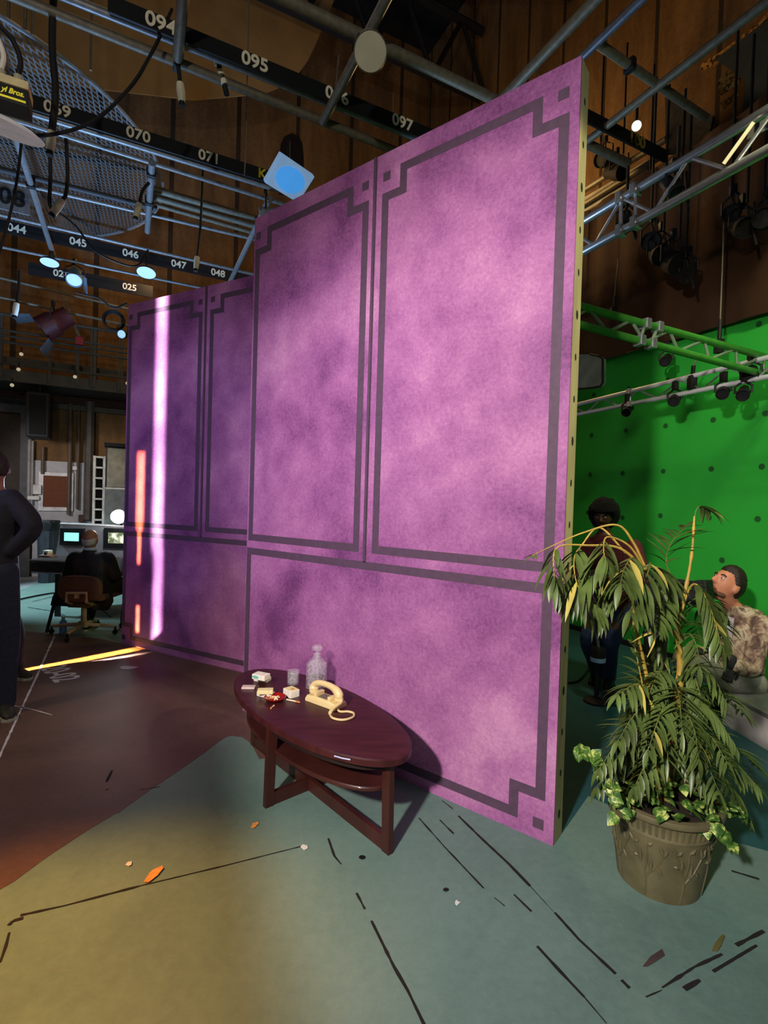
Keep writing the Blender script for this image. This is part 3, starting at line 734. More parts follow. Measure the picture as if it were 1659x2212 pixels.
vine([(1360, 1750, 1.98), (1320, 1720, 1.95), (1322, 1690, 1.93), (1330, 1760, 1.92)], 14, .045)
vine([(1520, 1790, 1.95), (1555, 1780, 1.92), (1575, 1810, 1.92), (1582, 1825, 1.93)], 13, .042)
vine([(1540, 1760, 2.02), (1580, 1740, 2.06), (1610, 1760, 2.08)], 11, .042)

# =================================================================== FLOOR SCRAPS
def scrap(name, label, cat, px, m_, th=.002):
    tag(MB().prism([V3((*pz(x, y).xy, .0031)) for x, y in px], UP*th).build(name, m_), label, cat, 'scraps on the floor')
CHIP = mat('raw wood chip', (222, 160, 84), .8, var=.25, scale=60); PAPER = mat('white paper scrap', (222, 222, 214), .8, var=.05)
scrap('wood_chip', 'long orange wood splinter on the floor beside the joint line', 'wood chip', [(311, 1908), (322, 1890), (330, 1882), (350, 1873), (353, 1878), (340, 1894), (322, 1908)], CHIP, .004)
scrap('wood_chip', 'pale tan wood chip on the floor left of the table', 'wood chip', [(541, 1790), (546, 1780), (557, 1777), (559, 1781), (548, 1791)], CHIP)
scrap('paper_scrap', 'tiny cream paper scrap left of the orange splinter', 'paper', [(271, 1870), (276, 1864), (285, 1863), (284, 1870), (278, 1873)], PAPER)
scrap('paper_scrap', 'white paper scrap at the end of the thin floor joint', 'paper', [(649, 1831), (654, 1826), (664, 1829), (665, 1834), (657, 1838)], PAPER)
scrap('paper_scrap', 'white star shaped paper scrap on the floor mid right', 'paper', [(983, 1949), (988, 1946), (989, 1950), (995, 1951), (990, 1955), (988, 1958), (983, 1955)], PAPER)
scrap('paper_scrap', 'torn white scrap on the dark floor below the far wall', 'paper', [(257, 1442), (268, 1439), (280, 1440), (300, 1441), (290, 1445), (276, 1447), (262, 1446)], PAPER)
scrap('dead_leaf', 'dried olive leaf on the floor in front of the pot', 'leaf', [(1538, 2057), (1545, 2040), (1560, 2022), (1566, 2025), (1558, 2045), (1550, 2057)], mat('dried leaf', (96, 92, 48), .8), .004)
scrap('tape_patch', 'dark brown worn patch on the floor right foreground', 'tape', [(1388, 2090), (1405, 2068), (1430, 2052), (1436, 2066), (1415, 2080), (1398, 2090)], mat('brown tape', (70, 56, 54), .8), .001)
scrap('rubber_stud', 'small black disc on the floor right of table leg', 'stud', [(782+7*math.cos(t), 1854+4*math.sin(t)) for t in [2*PI*i/10 for i in range(10)]], BLACK, .003)
scrap('rubber_stud', 'small black disc on the floor above the white star scrap', 'stud', [(963+6*math.cos(t), 1924+3.5*math.sin(t)) for t in [2*PI*i/10 for i in range(10)]], BLACK, .003)
#PART2
# =================================================================== OVERHEAD GRID
GZ = 5.0
GP = 'steel pipes of the overhead grid'
def pipe(label, pts, r, m_=STEEL, z=GZ, axis=None, ext=(0, 0), couplers=()):
    a, b = pz(*pts[0], z), pz(*pts[1], z)
    if axis is not None:
        mid = (a+b)/2; d = axis*((b-a).dot(axis)); a, b = mid-d/2, mid+d/2
    d = (b-a).normalized(); a = a-d*ext[0]; b = b+d*ext[1]
    t = thing('grid_pipe', label, 'pipe', V3((*((a+b)/2).xy, z)), GP)
    MB().tube([a, b], r, 12).build('tube', m_, t, True)
    for k in couplers:
        q = a.lerp(b, k); R = frame(d)
        MB().box(q, (.05, r*2.7, r*2.9), R, .008).build('coupler', BLACK, t)
    return t, a, b
def tint(name, c): return mat(name, c, .4, .45, .18, 25)
# pipes along the rows
pipe('thick grey pipe across the top centre, crossing behind the scoop lamp', [(560, -22), (1085, 218)], .042, WSTEEL, axis=D1, ext=(1.2, 1.6))
pipe('dull grey pipe below the 094 and 095 numbers', [(30, -8), (845, 322)], .036, WSTEEL, z=4.97, ext=(.8, 1.5), couplers=(.35,))
pipe('bluish pipe carrying the 094 to 097 number board', [(390, 88), (700, 224)], .03, STEEL, axis=D1, ext=(1.6, 1.6))
pipe('bright blue lit pipe under the 069 to 071 number board', [(125, 262), (573, 401)], .030, STEEL, ext=(1.2, 1.0))
pipe('thin pale pipe just below the blue pipe of the 071 board', [(150, 296), (600, 437)], .022, STEEL, z=4.97, ext=(1.0, .8))
pipe('thin blue lit pipe crossing the lower half of the round mesh', [(0, 387), (543, 515)], .022, STEEL, z=4.98, ext=(.8, .9))
pipe('dim pipe just above the one crossing the lower round mesh', [(0, 366), (300, 441)], .03, DKGREY, z=5.02, ext=(.8, .2))
pipe('pale pipe just above the 044 to 048 number board', [(0, 464), (542, 591)], .022, STEEL, z=4.97, ext=(.8, .9))
pipe('broken pale pipe behind the first round lamp, above 025', [(0, 533), (430, 621)], .02, STEEL, z=4.96, ext=(.8, .6))
pipe('dim grey pipe below the 025 number', [(0, 600), (280, 668)], .024, WSTEEL, ext=(.8, .4))
pipe('dim grey pipe along the darkness above the catwalk', [(0, 642), (262, 700)], .022, WSTEEL, z=4.6, ext=(.8, .2))
# cross pipes
pipe('grey cross pipe running up from the 096 number to the top edge', [(842, -12), (695, 263)], .036, STEEL, z=4.93, axis=D2, ext=(1.0, 0), couplers=(.62,))
pipe('blue lit cross pipe over the 08 panel down to the first round lamp', [(22, 262), (118, 557)], .032, STEEL, z=4.93, axis=D2, couplers=(.35,))
pipe('blue lit cross pipe at the right rim of the round mesh', [(329, 352), (318, 500)], .034, STEEL, z=4.93, axis=D2, couplers=(.12, .5))
pipe('blue lit cross pipe dropping behind the far scenery wall top', [(583, 428), (497, 607)], .032, STEEL, z=4.93, axis=D2, ext=(0, .3), couplers=(.2,))
pipe('brown grey cross pipe next to the 094 number', [(396, -14), (384, 126)], .040, WSTEEL, z=4.93, ext=(.8, 0))
pipe('thick grey cross pipe rising right from the scenery wall top edge', [(1300, -14), (1090, 206)], .040, WSTEEL, z=4.97, axis=D2, ext=(.8, .6))
pipe('slate grey cross pipe touching the tallest scenery wall corner', [(1420, -22), (1246, 124)], .032, tint('slate pipe steel', (110, 114, 126)), z=5.0, axis=D2, ext=(.6, .8))
pipe('grey cross pipe passing left of the dark hanging cloth', [(1662, -6), (1278, 302)], .034, WSTEEL, z=5.0, axis=D2, ext=(.6, .2))
pipe('dim pipe joining two cross pipes at the upper right', [(1285, 90), (1525, 255)], .032, WSTEEL, z=5.02, couplers=(.28,))
# bundle of conduits behind the blue pipes
t = thing('conduit_bundle', 'bundle of three dull brown conduits left of the far wall top', 'conduit', pz(440, 445, 5.25))
for dy in (0, 16, 32):
    a, b = pz(330, 408+dy, 5.25), pz(560, 474+dy, 5.25); MB().tube([a, b+(b-a)*.5], .042 if dy < 20 else .03, 10).build('conduit', WSTEEL, t, True)

# number boards: black boards along the rows with white numerals
NUMW = mat('cream white numerals', (240, 230, 202), .6, var=.04)
NUMY = mat('yellow numerals', (225, 200, 40), .6, var=.05)
NUMG = mat('grey numerals', (150, 146, 138), .6, var=.05)
GB = 'numbered boards of the grid rows'
def board(label, nums, pipe_pt, x_ends, h_px, m_board=BLACK, mnum=NUMW, z=GZ, sz=1.0):
    v = pz(*pipe_pt, z).dot(D2)-.055
    ps = [(txt, pv(x, y, v), s) for txt, x, y, s in nums]
    zc = sum(p.z for _, p, _ in ps)/len(ps)
    u0, u1 = pv(x_ends[0], pipe_pt[1], v).dot(D1), pv(x_ends[1], pipe_pt[1], v).dot(D1)
    k = (pv(pipe_pt[0], pipe_pt[1]-h_px, v).z-pv(pipe_pt[0], pipe_pt[1], v).z)
    zb = zc-k/2
    t = thing('number_board', label, 'board', W((u0+u1)/2, v, zb), GB)
    MB().prism([W(u0, v, zb), W(u1, v, zb), W(u1, v, zb+k), W(u0, v, zb+k)], D2*.02).build('backing_board', m_board, t)
    for txt, p, s in ps:
        q = W(p.dot(D1), v-.004, zc)
        pxm = (pv(pipe_pt[0]+1, pipe_pt[1], v)-pv(pipe_pt[0], pipe_pt[1], v)).length
        text_part(txt, s, q, D1, UP, {'K': NUMY}.get(txt, mnum), t)
    return t
board('black board with the numbers 094 095 096 and 097', [('094', 348, 47, .142), ('095', 551, 132, .142), ('096', 728, 211, .142), ('097', 869, 270, .142)], (551, 152), (230, 1000), 34)
board('black board with the numbers 069 070 and 071', [('069', 124, 238, .142), ('070', 299, 291, .142), ('071', 452, 339, .142), ('K', 566, 378, .14)], (299, 312), (60, 640), 30)
board('black board with the numbers 044 to 048', [('044', 36, 493, .142), ('045', 169, 522, .142), ('046', 282, 549, .142), ('047', 386, 573, .142), ('048', 471, 592, .142)], (282, 566), (-20, 545), 25)
board('black board with the number 025 above the far wall', [('024', 132, 591, .145), ('025', 280, 622, .145)], (280, 636), (60, 330), 25)
board('dim black board with the yellow number 100 at the right', [('100', 1376, 304, .15)], (1376, 320), (1260, 1440), 28, mnum=mat('dim yellow numerals', (150, 130, 50), .7))
board('pale grey panel with the dark number 08', [('08', 26, 428, .27)], (26, 455), (-40, 64), 56, mat('pale grey card', (120, 118, 120), .7), BLACK)
board('dull tan panel with the dark number 04 below the 025 board', [('04', 125, 671, .26)], (125, 684), (100, 146), 30, mat('dull tan card', (120, 112, 96), .7), BLACK)

# round mesh platform
def mk_mesh():
    m, nt, b, ob = new_mat('expanded metal mesh')
    sep = nt.nodes.new('ShaderNodeSeparateXYZ'); nt.links.new(ob, sep.inputs[0])
    def wave(a_, b_):
        s = math_node(nt, 'ADD', math_node(nt, 'MULTIPLY', sep.outputs[0], a_), math_node(nt, 'MULTIPLY', sep.outputs[1], b_))
        return math_node(nt, 'ABSOLUTE', math_node(nt, 'SUBTRACT', math_node(nt, 'FRACT', s), .5))
    lo = math_node(nt, 'MINIMUM', wave(19, 8), wave(19, -8))
    solid = math_node(nt, 'LESS_THAN', lo, .15)
    tr = nt.nodes.new('ShaderNodeBsdfTransparent'); mx = nt.nodes.new('ShaderNodeMixShader')
    nt.links.new(solid, mx.inputs[0]); nt.links.new(tr.outputs[0], mx.inputs[1]); nt.links.new(b.outputs[0], mx.inputs[2])
    nt.links.new(mx.outputs[0], nt.nodes['Material Output'].inputs['Surface'])
    b.inputs['Base Color'].default_value = (*lin((92, 90, 88)), 1); b.inputs['Roughness'].default_value = .5; b.inputs['Metallic'].default_value = .3
    return m
MESHM = mk_mesh()
sc_ = (5.5-CH)/(5.2-CH)
mc = V3((-4.546*sc_, 5.277*sc_, 5.5)); MR = 1.99*sc_
mp_ = thing('mesh_canopy', 'big round expanded metal mesh canopy at the upper left', 'mesh canopy', mc)
m = MB(); n = 72
m.face([mc+V3((MR*math.cos(2*PI*k/n), MR*math.sin(2*PI*k/n), 0)) for k in range(n)])
m.build('mesh_sheet', MESHM, mp_)
MB().tube([mc+V3((MR*math.cos(2*PI*k/n), MR*math.sin(2*PI*k/n), 0)) for k in range(n+1)], .02, 6, cap=False).build('rim', STEEL, mp_, True)
for px in ((18, 52), (54, 68), (70, 76), (196, 152)):
    q = pz(*px, 5.5); MB().tube([q, q+UP*3], .012, 6).build('hanger_wire', WSTEEL, mp_)
for k in range(3):
    d = V3((math.cos(k*1.05+.3), math.sin(k*1.05+.3), 0)); MB().box(mc+UP*.03, (2*MR, .03, .04), frame(d)).build('rib', DKGREY, mp_)

# lamps hung in the grid
LAMPW = mat('lit white lens', (255, 252, 245), .4, var=0, emit=3)
LAMPB = mat('cool lit lens', (165, 195, 245), .4, var=0, emit=.75)
LAMPBB = mat('blue lit diffuser', (70, 150, 225), .4, var=.1, emit=.75)
ENAM = mat('grey white enamel', (182, 176, 150), .45, var=.12)
def scoop(label, x, y, z, r, tgt, lens, shade=ENAM, hang=.16, depth=.5):
    c = pz(x, y, z); d = (V3(tgt)-c).normalized(); R = frame(V3((1, .2, 0)).cross(d), d)
    t = thing('scoop_lamp', label, 'lamp', c, 'lamps hung in the grid')
    MB().lathe([(r, 0), (r*1.02, -.01), (r*.9, -r*depth*.5), (r*.5, -r*depth), (r*.2, -r*depth*1.5), (.0, -r*depth*1.6)], c, R, 32, cap0=False).build('shade', shade, t, True)
    MB().lathe([(.0, -.012), (r*.96, -.004)], c, R, 32).build('lens', lens, t)
    MB().tube([c-d*r*depth*1.4, c-d*r*depth*1.4+UP*hang], .012, 8).build('hanger', BLACK, t)
    return t
scoop('round grey white scoop lamp under the crossing of two grey pipes', 800, 112, 4.72, .115, CAM, ENAM, depth=.6)
scoop('flat round pale blue lamp under the 044 board', 107, 568, 4.75, .118, pz(107, 568, 4.75)+V3((.15, -.3, -2)), LAMPB, BLACK)
scoop('round blue white lamp under the 046 number', 316, 590, 4.75, .13, pz(316, 590, 4.75)+V3((.2, -.55, -2)), LAMPB, DKGREY)
scoop('small glowing white lamp with a black rim at upper right', 1375, 272, 4.9, .040, CAM, LAMPW, BLACK)
# square softlight with a blue disc
c = pz(627, 389, 4.7); d = (CAM+V3((-.2, 1.2, -1.2))-c).normalized(); xx = (pz(656, 408, 4.7)-pz(600, 372, 4.7))
R = frame(xx, d)
t = thing('panel_light', 'square pale blue panel light with a blue disc, beside the K mark', 'lamp', c, 'lamps hung in the grid')
def PLq(x, y, z): return c+R@V3((x, y, z))
MB().box(PLq(0, 0, -.03), (.42, .30, .06), R, .01).build('housing', mat('pale blue lit casing', (150, 190, 235), .5, emit=.35), t)
MB().face([PLq((.165)*math.cos(k*PI/16), .118*math.sin(k*PI/16), .002) for k in range(32)]).build('lens', LAMPBB, t)
MB().tube([PLq(0, 0, -.06), PLq(0, 0, -.06)+UP*.35], .012, 6).build('hanger', BLACK, t)
# clamp lamp under 024
def par(name, label, c, d, L, r, m_body, m_lens, yoke_up=.2, group='lamps hung in the grid', doors=None):
    c = V3(c); d = V3(d).normalized(); R = frame(UP.cross(d) if abs(d.z) < .95 else V3((1, 0, 0)), d)
    t = thing(name, label, 'lamp', c, group)
    MB().lathe([(.0, -L), (r*.75, -L), (r*.8, -L*.55), (r, -L*.45), (r, 0), (r*.92, 0), (r*.9, -.02), (.0, -.02)], c, R, 20).build('housing', m_body, t, True)
    MB().lathe([(.0, -.018), (r*.9, -.018)], c, R, 20).build('lens', m_lens, t)
    sx = R.col[0]; k = c-d*L*.4
    MB().tube([k+sx*r*1.15, k+sx*r*1.15+UP*yoke_up*.6, k+UP*yoke_up, k-sx*r*1.15+UP*yoke_up*.6, k-sx*r*1.15], .010, 6).build('yoke', BLACK, t)
    MB().box(k+UP*(yoke_up+.03), (.04, .05, .08)).build('clamp', BLACK, t)
    if doors:
        for s in doors:
            ax = R@V3(s); o = c+ax*r*1.05; pth = ax.cross(d)
            MB().prism([o+pth*r, o-pth*r, o-pth*r*1.3+d*r*1.1+ax*r*.5, o+pth*r*1.3+d*r*1.1+ax*r*.5], ax*.004).build('barn_door', mat('barn door steel', (92, 98, 106), .5), t)
    return t
par('stage_light', 'teal grey stage light with barn doors under the 024 number', pz(160, 606, 4.72), (.3, -.6, -.8), .22, .11, mat('teal grey casing', (90, 128, 140), .5), LAMPB, doors=[(0, 1, 0), (1, 0, 0)])
par('stage_light', 'big dark red stage light with a grey flap above the catwalk', pz(90, 712, 4.2), (-.75, -.35, -.65), .48, .2, mat('dark red casing', (74, 26, 28), .5), DKGREY, .3, doors=[(0, 1, 0), (0, -1, 0)])
par('stage_light', 'small dark lamp near the far wall top, by the coiled hose', pz(262, 722, 4.2), (.2, -1, -.3), .2, .07, BLACK, LAMPB)
par('stage_light', 'small pale lamp clamped left of the panel light', pz(560, 458, 4.75), (-1, -.2, -.2), .18, .05, STEEL, LAMPB)
# red box on a thin rod, coiled hose
c = pz(172, 737, 4.2); t = thing('junction_box', 'small red box at the foot of a slanted rod', 'box', c)
MB().box(c, (.13, .1, .13), rz(AN), .01).build('casing', mat('red enamel', (140, 34, 44), .5), t)
MB().tube([c+UP*.06, pz(141, 650, 4.9)], .024, 8).build('rod', WSTEEL, t)
c = pv(246, 692, 9.6); t = thing('hose_coil', 'dark coiled hose hung by the far wall top', 'hose', c)
m = MB()
for k in range(3): m.tube([c+D1*(.16-.012*k)*math.cos(a*.3)+UP*(.16-.012*k)*math.sin(a*.3)+D2*.02*k for a in range(22)], .014, 6)
m.build('coil', BLACK, t, True)
# connector box with yellow script
v = 3.55
c = pv(20, 203, v); t = thing('connector_box', 'black connector box with a cream strip and yellow script', 'box', c)
a, b = pv(-60, 178, v), pv(63, 217, v); w_ = (b-a).dot(D1); ccu = c.dot(D1)
u1 = pv(62, 200, v).dot(D1); u0 = u1-.62
zt, zb = pv(62, 197, v).z, pv(62, 232, v).z
MB().box(W((u0+u1)/2, v+.07, (zt+zb)/2), (u1-u0, .14, zt-zb), rz(AN), .006).build('casing', BLACK, t)
zs = pv(64, 180, v).z
MB().box(W((u0+u1)/2, v+.07, (zt+zs)/2+.005), (u1-u0, .15, zs-zt), rz(AN), .004).build('cream_strip', mat('cream enamel', (226, 206, 150), .5), t)
tw = pv(57, 215, v).dot(D1)-pv(-2, 200, v).dot(D1)
text_part('yl Bros.', tw/3.1, W(pv(57, 215, v).dot(D1)-tw/2, v-.004, (zt+zb)/2+.012), D1, UP, mat('glowing yellow script paint', (240, 224, 60), .5, emit=.25), t, 'script', .004, .85, .3)  # script paint given a faint glow of its own
MB().box(W(u1-tw*.6, v-.003, zb+.02), (tw, .004, .010), rz(AN)).build('script_underline', MATS['glowing yellow script paint'], t)
for i, dx in enumerate((.06, .14, .24, .33, .42)):
    q = W(u1-dx, v+.06, zs+.01); MB().tube([q, q+UP*.05], .022, 10).build('socket', ENAM, t)
    MB().tube(catmull([q+UP*.05, q+UP*.14+D1*.01, q+UP*.24-D1*.03, q+UP*.3-D1*.1], 4), .014, 8).build('plug_lead', [BLACK, PACKW, DKGREY][i % 3], t)
q = W(u1-.24, v+.07, zb); MB().tube([q, q-UP*.2], .022, 10).build('hanger_post', DKGREY, t)
# pale disc reflector under it
c = pv(0, 268, 3.62); R = frame(D1*.95-UP*.12, UP*.95-D2*.28)
t = thing('disc_reflector', 'pale round disc lamp below the connector box', 'lamp', c)
MB().lathe([(.0, .04), (.07, .036), (.17, .014), (.215, -.008), (.21, -.014), (.0, -.014)], c, R, 40).build('disc', mat('pale lit enamel', (225, 224, 220), .5, emit=.15), t, True)
# cables hanging from the grid
GC = 'cables hanging in the grid'
def cable(label, pts, z0, r=.012, m_=BLACK, plug=None):
    P = [pv(x, y, z0) for x, y in pts]; t = thing('hanging_cable', label, 'cable', P[-1], GC)
    MB().tube(catmull(P, 8), r, 8).build('lead', m_, t, True)
    if plug:
        d = (P[-1]-P[-2]).normalized(); MB().tube([P[-1], P[-1]+d*.06, P[-1]+d*.14], [.028, .032, .026], 10).build('plug', plug, t, True)
        MB().tube([P[-1]+d*.14, P[-1]+d*.17], .024, 10).build('plug_tip', BLACK, t)
WPLUG = mat('worn white plug', (206, 198, 170), .6)
cable('thick black cable hanging straight down past the 069 number', [(116, -20), (113, 100), (120, 200), (112, 285)], 4.4, .024, plug=WPLUG)
cable('long black cable swagged from the top edge to the 069 number', [(372, 20), (330, 110), (280, 190), (200, 262), (100, 292), (-10, 284)], 4.2, .012)
cable('black loop of cable ending in a white plug below the mesh', [(108, 320), (109, 380), (107, 435), (112, 452)], 4.9, .014)
cable('black cable with white plug joining the loop below the mesh', [(143, 300), (146, 380), (142, 420), (134, 432)], 4.9, .014, plug=WPLUG)
cable('short black lead with a plug beside the mesh rim pipe', [(322, 395), (308, 412), (301, 440)], 5.6, .015, plug=WPLUG)
cable('thin dark cord ending in a pale cap above the 048 number', [(439, 345), (436, 430), (432, 500), (426, 555)], 6.3, .014, plug=WPLUG)
cable('short black lead ending in a cream plug near the 094 pipe', [(378, 128), (386, 150), (389, 180)], 4.35, .016, plug=WPLUG)
cable('black and cream taped lead beside the 095 number', [(464, 120), (472, 140), (480, 165), (490, 205)], 4.4, .022)
cable('thin cord falling past the left edge mesh', [(48, 290), (38, 380), (20, 470), (-6, 560)], 4.9, .01)
cable('dark lead drooping under the 045 number', [(122, 455), (165, 490), (210, 545), (290, 575), (320, 540)], 6.2, .010)
cable('thin cord with a bright plug at the left, above red lamp', [(42, 585), (40, 630), (36, 655)], 7.0, .014, plug=PACKW)
cable('slack dark cord below the 025 number', [(165, 632), (215, 645), (245, 665), (275, 655)], 7.4, .012)
cable('thin wire hanging right of the 095 number', [(538, -10), (535, 130), (531, 300), (528, 380)], 4.9, .006, WSTEEL)
cable('thin chain hanging left of the 096 number', [(732, 120), (727, 170), (724, 215)], 4.6, .009, WSTEEL)
cable('thin wire hanging by the 097 number', [(850, 200), (848, 290), (846, 330)], 4.9, .006, WSTEEL)
cable('thin wire pair above the tallest scenery wall edge', [(1166, -10), (1166, 80), (1165, 165)], 5.2, .006, WSTEEL)
# taped bands on the lead beside 095
for (x, y) in ((468, 130), (476, 152), (482, 172)):
    q = pv(x, y, 4.39); tag(MB().tube([q, pv(x+3, y+10, 4.39)], .026, 8).build('tape_band', NUMW), 'cream tape band on the dark lead beside the 095 number', 'tape', 'cream tape bands')
# tan backing sheet with a curved edge
tc_ = [(-60, -60), (740, -60), (722, 0), (699, 57), (667, 128), (645, 158), (601, 189), (567, 202), (420, 215), (200, 190), (-60, 120)]
P = [pv(x, y, 9.4) for x, y in tc_]
tag(MB().prism(P, D2*.03).build('canvas_backing', mat('tan canvas', (140, 108, 62), .9, var=.15, scale=2)), 'large tan canvas sheet with a curved edge behind the numbers', 'canvas')

# =================================================================== RIGHT SIDE: TRUSSES AND GREEN SCREEN
UG = 5.22
ga, gb = pu(1250, 786, UG), pu(1659, 662, UG)
gz = 3.42
vL, vR = 9.6, -2.0
tr_ = thing('green_screen', 'tall bright green screen wall with dark tracking dots', 'green screen', W(UG, 4, 0))
MB().prism([W(UG, vL, 0), W(UG, vR, 0), W(UG, vR, gz), W(UG, vL, gz)], D1*.04).build('painted_sheet', GREENP, tr_)
for x, y in [(1283, 853), (1358, 840), (1443, 822), (1546, 800), (1278, 940), (1352, 930), (1438, 920), (1541, 907), (1654, 893), (1275, 1025), (1345, 1022), (1433, 1018), (1537, 1013), (1646, 1008), (1270, 1107), (1427, 1114), (1532, 1118), (1637, 1121), (1345, 1118), (1640, 700), (1560, 1210)]:
    c = pu(x, y, UG); MB().face([c-D1*.004+D2*.028*math.cos(k*PI/6)+UP*.028*math.sin(k*PI/6) for k in range(12)]).build('tracking_dot', DGREEN, tr_)
tag(MB().box(W(UG-.05, 4, .03), (.03, 13, .06), rz(AN)).build('screen_kerb', BLACK), 'black kerb strip along the foot of the green screen', 'strip')
# brown border curtain above
CURT = mat('dark brown border cloth', (78, 50, 28), .95, var=.3, scale=1.5, stretch=(1, 1, .3))
m = MB(); nv = 90; vs = []; fs = []
topl, topr = pu(1268, 560, 5.1), pu(1659, 338, 5.1)
for i in range(nv+1):
    v = 9.5-10.5*i/nv; off = .03*math.sin(i*1.7)+.02*math.sin(i*.63)
    vs += [W(5.12+off, v, 5.35), W(5.12+off*.7, v, gz+.0-.04)]
for i in range(nv): fs.append((2*i, 2*i+1, 2*i+3, 2*i+2))
m.add(vs, fs); o = tag(m.build('border_curtain', CURT, None, True), 'dark brown border curtain hanging above the green screen', 'curtain')
md = o.modifiers.new('thick', 'SOLIDIFY'); md.thickness = .012
def truss(label, P0, P1, Q0, Q1, r, m1, m2, nb, extras=(), name='lighting_truss', third=None):
    t = thing(name, label, 'truss', (P0+Q1)/2, 'lighting trusses')
    MB().tube([P0, P1], r, 12).build('chord', m1, t, True); MB().tube([Q0, Q1], r, 12).build('chord', m1, t, True)
    if third is not None:
        MB().tube([P0+third, P1+third], r, 12).build('chord', m1, t, True)
    for k in range(nb):
        a, b = k/nb, (k+1)/nb
        A_, B_ = (P0.lerp(P1, a), Q0.lerp(Q1, (a+b)/2)); C_ = P0.lerp(P1, b)
        MB().tube([A_, B_], r*.42, 8).build('brace', m2, t, True); MB().tube([B_, C_], r*.42, 8).build('brace', m2, t, True)
        if third is not None:
            MB().tube([A_, P0.lerp(P1, (a+b)/2)+third], r*.42, 8).build('brace', m2, t, True)
    for k in extras:
        a = k; MB().tube([P0.lerp(P1, a), Q0.lerp(Q1, a)], r*.45, 8).build('strut', m2, t, True)
        for q in (P0.lerp(P1, a), Q0.lerp(Q1, a)): MB().box(q, (.05, r*2.7, r*2.7), frame(P1-P0), .006).build('coupler', ALU, t)
    return t
US = 3.55
z1 = pu(1659, 232, US).z; z2 = pu(1659, 318, US).z
p0, p1 = pu(1262, 477, US), pu(1662, 236, US); q0, q1 = pu(1262, 543, US), pu(1662, 322, US)
zt, zb = (p0.z+p1.z)/2, (q0.z+q1.z)/2
def setz(p, z): return V3((p.x, p.y, z))
d = (p0-p1); p0 = p0+d*.5; p1 = p1-d*.8; d = (q0-q1); q0 = q0+d*.5; q1 = q1-d*.8
truss('silver blue lighting truss at the upper right above the curtain', p0, p1, q0, q1, .034, ALU, ALU, 6, (.33, .37))
# green and white trusses over the screen
ut = 4.7
g = pu(1659, 771, ut); vG = g.dot(D2)
g0, g1 = pv(1262, 664, vG), pv(1672, 776, vG); h0, h1 = pv(1262, 704, vG), pv(1640, 806, vG)
d = g0-g1; g0 = g0+d*.35; g1 = g1-d*.12; d = h0-h1; h0 = h0+d*.35; h1 = h1-d*.12
GTR = mat('spill green truss tube', (62, 140, 44), .5, .2, .15, 20)  # green spill off the screen put into the tube colour
truss('green truss with pale braces crossing above the green screen', g0, g1, h0, h1, .026, GTR, mat('grey green brace', (120, 140, 112), .5, .3), 8, (.42, .46))
w0, w1 = pu(1255, 872, 4.55), pu(1668, 770, 4.55); x0, x1 = pu(1255, 894, 4.55), pu(1668, 812, 4.55)
d = w0-w1; w0 = w0+d*.3; w1 = w1-d*.5; d = x0-x1; x0 = x0+d*.3; x1 = x1-d*.5
truss('slim bright aluminium truss in front of the green screen', w0, w1, x0, x1, .022, mat('bright aluminium tube', (226, 228, 230), .35, .35, .05), ALU, 8, (.35, .9))
GS = 'small lamps clamped to the trusses over the green screen'
for x, y, u_, r, lab in [(1436, 782, 4.6, .05, 'small black lamp on the green truss, leftmost one'), (1352, 892, 4.5, .045, 'small black lamp on the bright truss, leftmost one'), (1455, 868, 4.5, .05, 'small black lamp on the bright truss, middle one'), (1560, 852, 4.5, .05, 'small black lamp with a bright ring on the bright truss'), (1604, 855, 4.5, .05, 'black lamp with orange ring beside the truss junction'), (1620, 812, 4.5, .06, 'black lamp at the junction of the two trusses')]:
    par('truss_light', lab, pu(x, y, u_), (-.5, -.6, -.5), .14, r, BLACK, DKGREY, .1, GS)
def rod(label, x, y0, y1, y2, u_):
    a, b, c = pu(x+8, y0, u_), pu(x, y1, u_), pu(x-3, y2, u_)
    t = thing('hanging_rod', label, 'cable', c, 'rods carrying the trusses')
    MB().tube([a, b], .007, 6).build('wire', WSTEEL, t); MB().tube([b, c], .018, 8).build('turnbuckle', BLACK, t); MB().box(c, (.06, .06, .12)).build('clamp', BLACK, t)
rod('wire and black clamp holding the green truss at the right', 1556, 480, 690, 748, 4.7)
rod('thin wire and clamp holding the green truss by the flat edge', 1328, 560, 640, 676, 4.75)
rod('black clamp holding the bright truss', 1498, 775, 790, 826, 4.55)
# pale panel at the left end of screen
c = pu(1270, 802, 4.4)
a = [(1225, 766), (1275, 765), (1294, 769), (1302, 775), (1302, 826), (1297, 834), (1278, 838), (1225, 842)]
t = thing('reflector_panel', 'pale grey rounded panel between scenery wall and green screen', 'panel', c)
MB().prism([pu(x, y, 4.4) for x, y in a], D1*.05).build('sheet', mat('pale grey sheet', (128, 142, 128), .5), t)
MB().tube([pu(x, y, 4.4) for x, y in a[1:]], .012, 6).build('edge_trim', BLACK, t)
